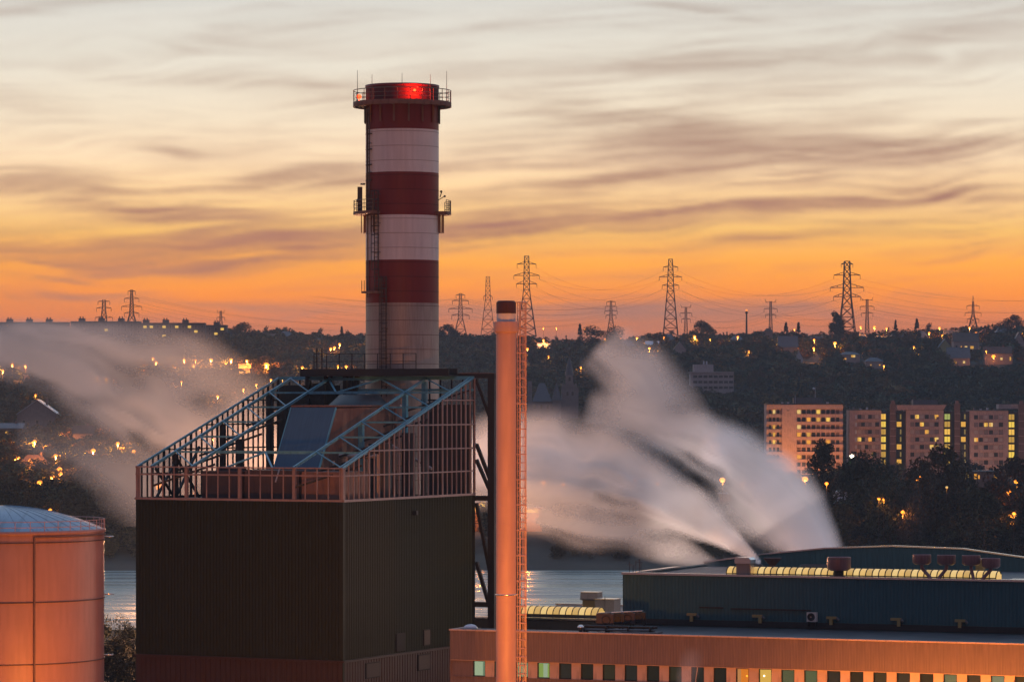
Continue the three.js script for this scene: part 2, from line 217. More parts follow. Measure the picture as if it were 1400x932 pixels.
// a single tree: base point, height, width factor
function tree(name, label, at, h, w, color, kind = 'round', variant = 0, group, turn = 0) {
  const t = thing(name, label, 'tree', at, turn, group), c = part(t, 'crown', BIGCROWN[kind][variant % BIGCROWN[kind].length], leafOf(color)); c.scale.set(h * w, h, h * w);
  const k = part(t, 'trunk', TRUNK, MT.bark); k.scale.set(h, h, h); return t;
}
function plantHill() {
  const r = rng(99), lists = [[], [], [], [], []];
  for (let d = 1395; d < 2420; d += 6.6) {
    const x0 = (-140 - CX) / F * d, x1 = (1540 - CX) / F * d;
    for (let x = x0; x < x1; x += 6.6) {
      const X = x + (r() - 0.5) * 6, D = d + (r() - 0.5) * 6, k = r(), s = r(), dense = fbm(X / 60, D / 60, 4, 2);
      if (dense < 0.36 && r() < 0.5 || r() < 0.08) continue;
      if (CLEAR.some(([cx, cd, w, f, b]) => Math.abs(X - cx) < w + 3 && D > cd - f && D < cd + b)) continue;
      const which = k < 0.86 ? Math.floor(k / 0.2867) : k < 0.93 ? 3 : 4, far = D > 2180;
      const h = (which < 3 ? 6.5 + 4.5 * s : which === 3 ? 8 + 6 * s * s : 7 + 5 * s) * (far ? 0.8 + 0.25 * r() : 1);
      const tone = fbm(X / 45 + 9, D / 45, 2, 2) > 0.55 && r() < 0.6 ? FOLIAGE[3 + Math.floor(r() * 2)] : undefined;
      let cap = 99; for (const [cx, cd, w, , , low] of CLEAR) if (low !== false && D < cd && D > cd - 95 && Math.abs(X - cx) < w + 4) cap = Math.min(cap, 1.6 + (cd - D) * 0.075);
      lists[which].push([X, hgt(X, D) - 0.4, -D, Math.min(h, cap), which < 3 ? 1.05 + 0.3 * r() : 1, tone]);
    }
  }
  [...CROWNS.round, ...CROWNS.poplar, ...CROWNS.conifer].forEach((g, i) => instanced('hillside_wood', ['dark broadleaf wood covering the far hillside and its ridge', 'olive and brown broadleaf wood mixed over the far hillside', 'dense green broadleaf wood between the hillside houses', 'slim upright trees scattered in the hillside wood', 'pointed conifers scattered in the hillside wood'][i], g, lists[i], 200 + i, 'wood'));
}
function plantBank() {
  const r = rng(55), lists = [[], [], []];
  for (let d = 903; d < 1392; d += d < 980 ? 5.5 : 11) for (let x = (-60 - CX) / F * d; x < (1460 - CX) / F * d; x += d < 980 ? 5.5 : 10) {
    const X = x + (r() - 0.5) * 5, D = d + (r() - 0.5) * 5, px = CX + X / D * F;
    if (CLEAR.some(([cx, cd, w, f, b]) => Math.abs(X - cx) < w + 2 && D > cd - f && D < cd + b)) continue;
    if (d > 985 && r() < 0.5) continue;
    const near = smooth(903, 945, D), tall = px > 1165 ? (D > 985 ? 0.65 : 1.0) : px > 1035 ? (D > 985 ? 0.5 : 0.8) : px < 200 ? 1.12 : 0.85;
    const tone = px < 210 && r() < 0.6 ? FOLIAGE[3] : r() < 0.7 ? [0.022, 0.026, 0.016] : undefined;
    lists[Math.floor(r() * 3)].push([X, hgt(X, D) - 0.5, -D, (4.5 + 8.5 * near * (0.7 + 0.5 * r())) * tall * (D > 985 ? 0.75 : 1), 1.2, tone]);
  }
  [1, 2, 3].forEach((s, i) => instanced('riverside_wood', ['dark bushes and trees along the far river bank', 'mixed dense trees lining the far bank of the river', 'brownish undergrowth and trees above the far river bank'][i], leafCloud(s * 41, 1200, 0.034, crownShape(s * 8 + 1, 'round')), lists[i], 300 + i, 'wood'));
}

// ---------------------------------------------------------------- the power plant. Local axes: a to the right along the left front, b back along the right front
const TH = -25.2 * Math.PI / 180, CORNER = V(-16.06, 0, -350);
const onPlant = (a, y, b) => V(CORNER.x + a * Math.cos(TH) - b * Math.sin(TH), y, CORNER.z - a * Math.sin(TH) - b * Math.cos(TH));
const aOf = (px) => { const t = (px - CX) / F; return (350 * t + 16.06) / (0.9048 + 0.4258 * t); };
const bOf = (px) => { const t = (px - CX) / F; return (350 * t + 16.06) / (0.4258 - 0.9048 * t); };
const W = 22.6, D = 28.6, ROOF = 24.2;
// upright ribbed sheet from (x0, z0) to (x1, z1): outward side is to the right of the way from the first to the second
function ribbed(x0, z0, x1, z1, y0, y1, pitch, depth) {
  const L = Math.hypot(x1 - x0, z1 - z0), n = Math.round(L / pitch), ux = (x1 - x0) / L, uz = (z1 - z0) / L, nx = -uz, nz = ux, s = new THREE.Shape();
  const pts = [[0, -0.05]]; for (let i = 0; i < n; i++) { const p = i * L / n, q = L / n; pts.push([p, 0], [p + q * 0.42, 0], [p + q * 0.5, depth], [p + q * 0.92, depth]); } pts.push([L, 0], [L, -0.05]);
  pts.forEach(([p, o], i) => i ? s.lineTo(p, o) : s.moveTo(p, o)); const g = new THREE.ExtrudeGeometry(s, { depth: y1 - y0, bevelEnabled: false });
  return g.applyMatrix4(new THREE.Matrix4().makeBasis(V(ux, 0, uz), V(nx, 0, nz), V(0, -1, 0)).setPosition(x0, y1, z0));
}
{
  const t = thing('boiler_house', 'dark ribbed boiler house with an open steel roof frame, below the striped chimney', 'industrial building', CORNER, TH);
  const core = [box(-W + 0.1, -0.1, 0, ROOF - 0.3, -0.1, -D + 0.1)];
  part(t, 'core', core, MT.dark);
  part(t, 'wall', ribbed(-W, 0.06, 0.0, 0.06, 9.25, ROOF, 0.36, 0.09), MT.cladding);
  part(t, 'wall', ribbed(0.06, 0, 0.06, -D, 9.25, ROOF, 0.36, 0.09), MT.cladding);
  part(t, 'wall', ribbed(0, -D - 0.06, -W, -D - 0.06, 9.25, ROOF, 0.36, 0.09), MT.cladding);
  part(t, 'wall', ribbed(-W - 0.06, -D, -W - 0.06, 0, 9.25, ROOF, 0.36, 0.09), MT.cladding);
  part(t, 'corner_trim', [box(-0.12, 0.16, 0, ROOF, 0.16, -0.12)], MT.cladding);
  part(t, 'plinth', [ribbed(-W, 0.1, 0.1, 0.1, 0, 9.0, 0.55, 0.07), ribbed(0.1, 0.1, 0.1, -D, 0, 9.0, 0.55, 0.07), ribbed(-W - 0.1, -D, -W - 0.1, 0, 0, 9.0, 0.55, 0.07)], MT.plinth);
  part(t, 'drip_ledge', [box(-W - 0.2, 0.3, 9.02, 9.2, 0.12, 0.34), box(0.12, 0.34, 9.02, 9.2, 0.12, -D)], MT.plinth);
  // doors and dim windows low on the right front
  const doorDark = new THREE.MeshPhysicalMaterial({ color: new THREE.Color().setRGB(0.02, 0.012, 0.009), roughness: 0.6, specularIntensity: 0.3 });
  const hole = (b, y0, w, h, lit) => { const d = part(t, lit ? 'window' : 'door', [box(0.1, 0.24, y0, y0 + h, -b + w / 2, -b - w / 2)], doorDark); part(d, lit ? 'pane' : 'door_leaf', [box(0.22, 0.26, y0 + 0.1, y0 + h - 0.1, -b + w / 2 - 0.1, -b - w / 2 + 0.1)], lit ? M(0.05, 0.025, 0.014, 0.7) : doorDark); };
  hole(bOf(545), 9.4, 1.9, 1.75, false); hole(bOf(581), 9.6, 1.5, 1.6, true); hole(bOf(577), 7.2, 2.6, 1.6, true); hole(bOf(507), 7.2, 2.9, 1.5, true);
  part(t, 'wall_bracket', [box(0.1, 0.6, 22.6, 23.0, -bOf(563) + 0.15, -bOf(563) - 0.15)], MT.dark);
  part(t, 'roof_deck', [box(-W + 0.05, -0.05, ROOF - 0.3, ROOF - 0.02, -0.05, -D + 0.05)], MT.darkSteel);
  // open frame: left front is low, the right front rises along the slope
  const Y0 = ROOF, Y1 = 26.68, Y2 = 27.4, slope = (b) => 27.4 + (36.15 - 27.4) * b / D;
  const rect = (x0, x1, y0, y1, z0, z1) => box(x0, x1, y0, y1, z0, z1);
  for (const [y, h, w] of [[Y0 + 0.12, 0.2, 0.24], [Y1, 0.15, 0.16], [Y2, 0.12, 0.18]]) part(t, 'rail', [rect(-W - 0.1, 0.1, y - h / 2, y + h / 2, 0.1 - w / 2, 0.1 + w / 2)], MT.frame);
  for (const px of [187.5, 191, 207, 222.6, 238, 254, 267, 282.5, 298, 313.6, 327, 340.5, 356, 372, 387.5, 401.5, 417.5, 433.5, 449, 465, 470]) {
    const a = Math.max(-W, Math.min(0, aOf(px))), thick = [187.5, 254, 327, 401.5, 470].includes(px), w = thick ? 0.14 : 0.055;
    part(t, 'mullion', [rect(a - w, a + w, Y0 + 0.24, Y2 - 0.08, 0.02 + (thick ? 0.06 : 0), 0.14 - (thick ? 0.4 : 0.04))], MT.frame);
  }
  const NB = 27;
  for (const side of [0, -W]) {
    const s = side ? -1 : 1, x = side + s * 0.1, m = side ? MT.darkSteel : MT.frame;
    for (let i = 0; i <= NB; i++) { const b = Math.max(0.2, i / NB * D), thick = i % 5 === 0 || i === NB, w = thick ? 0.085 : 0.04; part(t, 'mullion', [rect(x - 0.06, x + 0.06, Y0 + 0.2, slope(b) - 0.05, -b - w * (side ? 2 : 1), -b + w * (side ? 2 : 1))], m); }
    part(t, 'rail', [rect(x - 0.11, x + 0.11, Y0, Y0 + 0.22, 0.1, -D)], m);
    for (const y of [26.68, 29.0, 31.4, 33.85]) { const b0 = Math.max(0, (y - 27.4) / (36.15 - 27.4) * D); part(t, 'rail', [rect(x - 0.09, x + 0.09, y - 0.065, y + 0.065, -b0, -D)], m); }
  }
  for (let i = 0; i <= 18; i++) { const a = -W + i / 18 * W; if (a > -15.2 && a < -6) continue; part(t, 'mullion', [rect(a - 0.08, a + 0.08, Y0, 36.0, -D - 0.06, -D + 0.06)], MT.darkSteel); }
  for (const y of [29, 31.4, 33.85]) for (const [a0, a1] of [[-W, -15.2], [-6, 0]]) part(t, 'rail', [rect(a0, a1, y - 0.09, y + 0.09, -D - 0.08, -D + 0.08)], MT.darkSteel);
  part(t, 'back_panel', [rect(-5.8, -0.2, Y0, 33.4, -D + 0.1, -D + 0.16)], M(0.05, 0.05, 0.05, 0.8, 0, { map: S5 }));
  part(t, 'back_panel', [rect(-W + 0.1, -15.3, Y0, 35.4, -D + 0.1, -D + 0.16)], M(0.05, 0.05, 0.046, 0.8, 0, { map: S5 }));
  // sloping girders, purlins and diagonals
  const S = (a, b, dy = 0) => V(a, slope(b) + dy, -b), lines = { 1: -W, 2: -W + 1.6, 3: -W + 6.1, 4: -5.3, 5: -0.35 };
  for (const [a, w, h] of [[lines[1], 0.14, 0.2], [0.02, 0.12, 0.16], [lines[5], 0.12, 0.2], [lines[2], 0.16, 0.26], [lines[3], 0.16, 0.26], [lines[4], 0.16, 0.26]]) part(t, 'girder', [bar(S(a, 0), S(a, D), w, h)], MT.beam);
  const nodes = [0, 4.6, 9.3, 14, 18.8, 23.6, 28.2];
  for (const [l, q] of [[2, 3], [4, 5]]) for (let k = 1; k < 7; k++) {
    part(t, 'purlin', [bar(S(lines[l], nodes[k]), S(lines[q], nodes[k]), 0.14, 0.18)], MT.beam);
    part(t, 'brace', [bar(S(lines[l], nodes[k], 0.06), S(lines[q], nodes[k - 1] + 0.2, 0.06), 0.1, 0.1)], MT.beam);
    part(t, 'lower_brace', [bar(S(lines[l], nodes[k - 1], -1.9), S(lines[q], nodes[k], -1.2), 0.14, 0.2)], MT.darkSteel);
  }
  for (const k of [1, 5, 6]) part(t, 'purlin', [bar(S(lines[3], nodes[k]), S(lines[4], nodes[k]), 0.22, 0.28)], MT.beam);
  for (const [p, q] of [[[-12.7, 0], [-10.9, 4.6]], [[-10.9, 4.6], [-7.6, 0]], [[lines[3], 28.2], [-13.2, 23.6]], [[-13.2, 23.6], [-10.4, 28.2]], [[-10.4, 28.2], [lines[4], 23.6]]]) part(t, 'brace', [bar(S(...p), S(...q), 0.15, 0.15)], MT.beam);
  part(t, 'ridge_beam', [bar(V(-W, 36.15, -D), V(0, 36.15, -D), 0.3, 0.3)], MT.beam);
  part(t, 'ridge_beam', [bar(V(-W, 34.9, -D), V(0, 34.9, -D), 0.2, 0.24)], MT.beam);
  for (const [a, b] of [[lines[2], 4.6], [lines[2], 14], [lines[2], 23.6], [lines[3], 9.3], [lines[3], 18.8], [lines[3], 27], [lines[4], 14], [lines[4], 23.6], [lines[4], 28], [lines[5] - 0.4, 18.8]]) part(t, 'column', [rect(a - 0.24, a + 0.24, Y0, slope(b) - 0.2, -b - 0.24, -b + 0.24)], a === lines[4] ? MT.beam : MT.darkSteel);
  for (const [b0, b1] of [[0.8, 4.6], [4.6, 9.3]]) { part(t, 'brace', [bar(V(lines[2], Y0, -b0), V(lines[2], slope(b1) - 1, -b1), 0.2)], MT.darkSteel); part(t, 'brace', [bar(V(lines[2], slope(b0) - 0.4, -b0), V(lines[2], Y0, -b1), 0.2)], MT.darkSteel); }
  // the plant inside the frame: a hood that leads to the chimney, low cabins and pipes behind the rails
  const hood = part(t, 'duct_hood', prism([[-8.35, 27.2], [-11.85, 33.06], [-24.7, 33.2], [-24.7, 24.3], [-8.35, 24.3]].map(([z, y]) => [-z, y]), 0, 4.9).applyMatrix4(new THREE.Matrix4().makeBasis(V(0, 0, -1), V(0, 1, 0), V(1, 0, 0)).setPosition(-11.9, 0, 0)), MT.rust);
  part(hood, 'sloping_cover', [bar(V(-9.45, 27.25, -8.28), V(-9.45, 33.12, -11.8), 5.0, 0.08)], MT.hood);  // the blue of the sky light is put into the cover colour
  part(hood, 'cover_edge', [bar(V(-6.94, 27.2, -8.3), V(-6.94, 33.1, -11.8), 0.1, 0.22), bar(V(-11.96, 27.2, -8.3), V(-11.96, 33.1, -11.8), 0.1, 0.22)], MT.beam);
  part(hood, 'top_flange', [rect(-12, -6.9, 33.2, 33.36, -11.8, -24.8)], MT.rust);
  part(hood, 'corner_pipe', [rod(V(-6.7, 24.3, -24.2), V(-6.7, 33, -24.2), 0.17)], MT.rust);
  part(hood, 'collar', lathe([[3.1, 33.36], [2.0, 34.4], [0.01, 34.4]], 24).translate(-9.6, 0, -21.8), MT.dark);
  part(t, 'machine_cabin', [box(-16.6, -12.4, Y0, 27.0, -2.2, -7), box(-15.4, -13.2, 27.0, 27.4, -3, -5)], M(0.055, 0.042, 0.048, 0.6, 0, { map: G6 }));
  part(t, 'machine_cabin', [box(-12.2, -6.2, Y0, 27.1, -2.8, -8.2)], M(0.075, 0.048, 0.045, 0.6, 0, { map: S5 }));
  part(t, 'machine_cabin', [box(-5.8, -1.2, Y0, 27.0, -2.6, -7.5)], MT.rust);
  for (const [a, b, y, r] of [[-3.2, 14, 29.6, 1.2], [-2.6, 19, 30.6, 0.7]]) part(t, 'silencer', [rod(V(a, Y0, -b), V(a, y, -b), r, r, 20)], M(0.05, 0.05, 0.055, 0.5, 0.2, { map: S5 }));
  for (const [p, q, r] of [[[-5.6, 28.4, -10], [-1.4, 28.4, -10], 0.22], [[-1.4, 28.6, -10], [-1.4, Y0, -10], 0.21], [[-4.4, Y0, -6.5], [-4.4, 28, -6.5], 0.12], [[-5.9, 29.5, -21], [-1, 27, -21], 0.16], [[-2.2, Y0, -5], [-2.2, 28.4, -5], 0.1], [[-8, 27.3, -2.2], [-8, 26, -1.4], 0.08]]) part(t, 'pipe', [rod(V(...p), V(...q), r)], MT.bare);
  part(t, 'deck_lamp', [new THREE.SphereGeometry(0.1, 10, 8).translate(-5.5, 33.3, -23)], M(0.7, 0.7, 0.7, 0.3));
}
// dark walkway on legs before the foot of the chimney, and the braced tower at the right corner
{
  const t = thing('maintenance_walkway', 'black steel walkway with railing across the foot of the striped chimney', 'walkway', CORNER, TH);
  const a0 = -19.1, a1 = -2, b0 = 26.9, b1 = 28.9, y = 36.32;
  part(t, 'deck', [box(a0, a1, y, y + 0.14, -b0, -b1)], MT.darkSteel);
  part(t, 'deck_beam', [box(a0, a1, y, y + 0.75, -b0 + 0.1, -b0 - 0.1)], MT.darkSteel); part(t, 'deck_beam', [box(a0, a1, y, y + 0.75, -b1 + 0.1, -b1 - 0.1)], MT.darkSteel);
  for (let i = 0; i <= 8; i++) { const a = lerp(-17.5, -5.7, i / 8); part(t, 'railing_post', [box(a - 0.035, a + 0.035, y + 0.7, y + 2.3, -b0 + 0.09, -b0 + 0.02)], MT.darkSteel); }
  for (const dy of [1.5, 2.3]) part(t, 'handrail', [box(-17.5, -5.7, y + dy - 0.03, y + dy + 0.03, -b0 + 0.1, -b0 + 0.03)], MT.darkSteel);
  for (const a of [-17.2, -16.6]) part(t, 'mast', [rod(V(a, y, -b0), V(a, y + 2.9, -b0), 0.07)], MT.darkSteel);
  for (const [p, q] of [[-19, -19], [-14.6, -14.6], [-16.4, -13.6], [-14, -14], [-13.2, -15.6]]) part(t, 'leg', [bar(V(p, y, -28.35), V(q, 24.2, -28.35), 0.5, 0.4)], MT.darkSteel);
  part(t, 'brace', [bar(V(-16.8, y, -28), V(-13.9, 30.5, -28), 0.3)], MT.darkSteel);
  for (const a of [-18.4, -17.2]) part(t, 'cable_cabinet', [box(a - 0.4, a + 0.4, 31, 35.6, -28.9, -29.4)], MT.darkSteel);
  const q = thing('braced_steel_tower', 'dark braced steel tower between the boiler house and the pink flue', 'steel tower', CORNER, TH);
  const X = 1.9, Z = -29, top = 36.5;
  part(q, 'column', [box(X - 0.36, X + 0.36, 0, top, Z - 0.36, Z + 0.36)], MT.darkSteel);
  part(q, 'column', [box(X - 0.36, X + 0.36, 0, top, Z - 5.3, Z - 6)], MT.darkSteel);
  part(q, 'beam', [box(-1.9, X + 0.36, top - 0.42, top + 0.05, Z + 0.3, Z - 0.3)], MT.darkSteel); part(q, 'beam', [box(X - 0.2, X + 0.2, top - 0.4, top, Z, Z - 6)], MT.darkSteel);
  part(q, 'beam_flange', [box(-1.7, X + 0.1, top + 0.06, top + 0.12, Z + 0.36, Z - 0.3)], MT.rust);
  for (const [y0, y1] of [[36, 31.7], [29.4, 25.4], [27.8, 24.3], [23.4, 15.6], [17.4, 12.2]]) part(q, 'brace', [bar(V(0.1, y0, Z), V(X - 0.1, y1, Z), 0.32)], MT.darkSteel);
  for (const y of [23.9, 13.1]) part(q, 'beam', [box(0.05, X, y - 0.25, y + 0.25, Z + 0.3, Z - 0.3)], MT.darkSteel);
}
// the chimney
{
  const c = onPlant(-10.4, 0, 33), R = 3.8, t = thing('striped_chimney', 'tall red and white banded chimney with a railed platform and a red beacon', 'chimney', c);
  const ang = (k) => k * Math.PI / 180, at = (deg, r, y) => V(Math.cos(ang(deg)) * r, y, Math.sin(ang(deg)) * r);     // 90 degrees looks at the viewer
  const H = { top: 66.4, b: [61.85, 57.4, 52.97, 48.34, 43.9] };
  const band = (y0, y1, m, nm, r = R) => { const g = new THREE.CylinderGeometry(r, r, y1 - y0, 96, 1, true).translate(0, (y0 + y1) / 2, 0); return part(t, nm, clean(g), m); };
  band(0, H.b[4], MT.bare, 'shaft'); band(H.b[4], H.b[3], MT.red, 'red_band'); band(H.b[3], H.b[2], MT.white, 'white_band'); band(H.b[2], H.b[1], MT.red, 'red_band'); band(H.b[1], H.b[0], MT.white, 'white_band'); band(H.b[0], H.top - 1.9, MT.red, 'red_band'); band(H.top - 1.9, H.top, MT.sooty, 'sooty_band', R + 0.004);
  part(t, 'rim', lathe([[R - 0.5, 62], [R - 0.5, H.top + 0.02], [R - 0.4, H.top + 0.14], [R + 0.05, H.top + 0.14], [R + 0.05, H.top - 0.1], [R, H.top - 0.12]], 96), MT.red);
  for (let k = 0, y = 25.6; y < 62; y += 1.5, k++) part(t, 'plate_seam', lathe([[R, y - 0.03], [R + 0.02, y - 0.02], [R + 0.02, y + 0.02], [R, y + 0.03]], 72), y < H.b[4] ? MT.brown : y < H.b[3] || (y > H.b[2] && y < H.b[1]) ? MT.sooty : MT.seam);
  // platform round the top
  const deckY = 64.62, rp = 5.08;
  part(t, 'platform_deck', lathe([[R, deckY - 0.1], [rp, deckY - 0.1], [rp, deckY + 0.02], [R, deckY + 0.02]], 64), MT.rust);
  part(t, 'platform_edge', lathe([[rp - 0.05, deckY - 0.34], [rp + 0.04, deckY - 0.34], [rp + 0.04, deckY + 0.16], [rp - 0.02, deckY + 0.16], [rp - 0.05, deckY - 0.34]], 64), MT.rust);
  for (let i = 0; i < 24; i++) { const p = at(i * 15 + 4, rp, 0); part(t, 'railing_post', [rod(V(p.x, deckY, p.z), V(p.x, deckY + 1.36, p.z), 0.04, 0.04, 6)], MT.rail); }
  for (const y of [0.5, 0.92, 1.36]) part(t, 'handrail', ring(rp, deckY + y, y > 1 ? 0.045 : 0.03), MT.rail);
  for (let i = 0; i < 16; i++) { const d = i * 22.5 + 11; part(t, 'bracket', [bar(at(d, R + 0.12, deckY - 0.1), at(d, R + 0.12, 62.6), 0.16, 0.2), bar(at(d, R + 0.1, deckY - 0.25), at(d, rp - 0.1, deckY - 0.25), 0.14, 0.2)], i % 8 === 0 || i % 8 === 7 ? MT.dark : MT.rust); }
  for (const [d, y] of [[172, 68.1], [130, 67.4], [268, 68.2], [50, 67.4], [8, 68.0]]) part(t, 'lightning_rod', [rod(at(d, d === 268 ? R : rp - 0.4, deckY), at(d, d === 268 ? R : rp - 0.4, y), 0.045, 0.02, 5)], MT.rail);
  const bl = at(70, R + 0.22, 65.75); part(t, 'beacon_lamp', [new THREE.SphereGeometry(0.16, 12, 10).translate(bl.x, bl.y, bl.z)], MT.redLamp); lamp(at(70, R + 0.9, 65.75).add(c), 60, new THREE.Color(1, 0.03, 0.008)).shadow.radius = 4;
  const b2 = at(172, 4.5, 65.15); part(t, 'beacon_lamp', [rod(V(b2.x, deckY, b2.z), b2, 0.05), new THREE.SphereGeometry(0.24, 12, 10).translate(b2.x, b2.y + 0.2, b2.z)], MT.redLamp); lamp(at(172, 4.9, 65.4).add(c), 1.2, new THREE.Color(1, 0.1, 0.01));
  // two half-round landings at the middle
  for (const [d0, d1] of [[125, 212], [-30, 24]]) {
    const y = 53.3, n = 12, rp2 = 5.1, pts = [];
    const s = new THREE.Shape(); for (let i = 0; i <= n; i++) { const a = ang(lerp(d0, d1, i / n)); s[i ? 'lineTo' : 'moveTo'](Math.cos(a) * R, Math.sin(a) * R); } for (let i = n; i >= 0; i--) { const a = ang(lerp(d0, d1, i / n)); s.lineTo(Math.cos(a) * rp2, Math.sin(a) * rp2); }
    part(t, 'landing_deck', clean(new THREE.ExtrudeGeometry(s, { depth: 0.3, bevelEnabled: false }).rotateX(Math.PI / 2).translate(0, y + 0.1, 0)), MT.rust);
    for (let i = 0; i <= 6; i++) { const p = at(lerp(d0, d1, i / 6), rp2 - 0.05, 0); part(t, 'railing_post', [rod(V(p.x, y, p.z), V(p.x, y + 1.25, p.z), 0.04, 0.04, 6)], MT.rail); }
    for (const q of [0.45, 0.85, 1.25]) part(t, 'handrail', ring(rp2 - 0.05, y + q, 0.035, ang(d0), ang(d1), 24), MT.rail);
    for (const q of [d0 + 12, (d0 + d1) / 2, d1 - 12]) part(t, 'bracket', [bar(at(q, R + 0.12, y), at(q, R + 0.12, y - 2.1), 0.14, 0.18), bar(at(q, R + 0.5, y), at(q, R + 0.5, y - 2.1), 0.08, 0.1)], MT.rust);
  }
  part(t, 'floodlight', [bar(at(176, 4.4, 53.3), at(176, 4.4, 56.0), 0.34, 0.5), rod(at(176, 3.9, 56.3), at(180, 4.3, 56.3), 0.1), new THREE.SphereGeometry(0.2, 8, 6).translate(...at(180, 4.6, 54.6).toArray()), rod(at(165, 4.4, 53.6), at(165, 4.4, 55.4), 0.08)], MT.ladder);
  part(t, 'floodlight', [rod(at(10, 3.8, 54.6), at(10, 4.5, 55.0), 0.04), new THREE.SphereGeometry(0.12, 8, 6).translate(...at(10, 4.5, 55.0).toArray()), new THREE.SphereGeometry(0.13, 8, 6).translate(...at(8, 4.1, 55.5).toArray()), rod(at(10, 4.0, 54.9), at(10, 4.2, 55.5), 0.05)], MT.ladder);
  // caged ladders, one below the other
  const ladder = (deg, y0, y1, cage) => {
    const f = at(deg, 1, 0), s = V(-f.z, 0, f.x), g = [], base = f.clone().multiplyScalar(R + 0.28), p = (u, o, y) => base.clone().addScaledVector(s, u).addScaledVector(f, o).setY(y);
    part(t, 'ladder_rail', [bar(p(-0.28, 0, y0), p(-0.28, 0, y1), 0.09)], MT.ladder); part(t, 'ladder_rail', [bar(p(0.28, 0, y0), p(0.28, 0, y1), 0.09)], MT.ladder);
    for (let y = y0 + 0.3; y < y1; y += 0.4) g.push(rod(p(-0.28, 0, y), p(0.28, 0, y), 0.028, 0.028, 5));
    tag(part(t, 'rungs', g, MT.ladder), null, null, null, 'stuff');
    if (cage) { const h = []; for (let y = y0 + 2.2; y <= y1 + 0.01; y += 0.9) { const q = []; for (let k = 0; k <= 8; k++) { const a = Math.PI * k / 8; q.push(p(-0.4 * Math.cos(a), 0.75 * Math.sin(a), y)); } h.push(clean(new THREE.TubeGeometry(new THREE.CatmullRomCurve3(q), 10, 0.032, 4))); } tag(part(t, 'cage_hoops', h, MT.ladder), null, null, null, 'stuff'); for (let k = 1; k < 8; k += 1.5) { const a = Math.PI * k / 8; part(t, 'cage_bar', [bar(p(-0.4 * Math.cos(a), 0.75 * Math.sin(a), y0 + 2.2), p(-0.4 * Math.cos(a), 0.75 * Math.sin(a), y1), 0.045)], MT.ladder); } }
    for (let y = y0 + 1; y < y1; y += 3) part(t, 'ladder_stay', [bar(p(-0.28, 0, y), p(-0.28, -0.4, y), 0.06), bar(p(0.28, 0, y), p(0.28, -0.4, y), 0.06)], MT.ladder);
  };
  ladder(148, 53.4, 64.6, false); ladder(129, 45.1, 55.4, true); ladder(116, 34.2, 46.6, true);
  part(t, 'cable_duct', [bar(at(154, R + 0.12, 44.5), at(154, R + 0.12, 64), 0.14, 0.12)], MT.ladder);
  for (let y = 55; y < 63; y += 1.6) part(t, 'duct_clip', [bar(at(166, R + 0.05, y), at(143, R + 0.1, y), 0.1, 0.12)], MT.ladder);
  const s = new THREE.Shape(); for (let i = 0; i <= 6; i++) { const a = ang(lerp(120, 150, i / 6)); s[i ? 'lineTo' : 'moveTo'](Math.cos(a) * R, Math.sin(a) * R); } for (let i = 6; i >= 0; i--) { const a = ang(lerp(120, 150, i / 6)); s.lineTo(Math.cos(a) * (R + 1), Math.sin(a) * (R + 1)); }
  part(t, 'landing_deck', clean(new THREE.ExtrudeGeometry(s, { depth: 0.22, bevelEnabled: false }).rotateX(Math.PI / 2).translate(0, 45.1, 0)), MT.rust);
  for (const d of [138, 144, 150]) part(t, 'railing_post', [rod(at(d, R + 0.95, 45), at(d, R + 0.95, 46.2), 0.035)], MT.ladder);
}
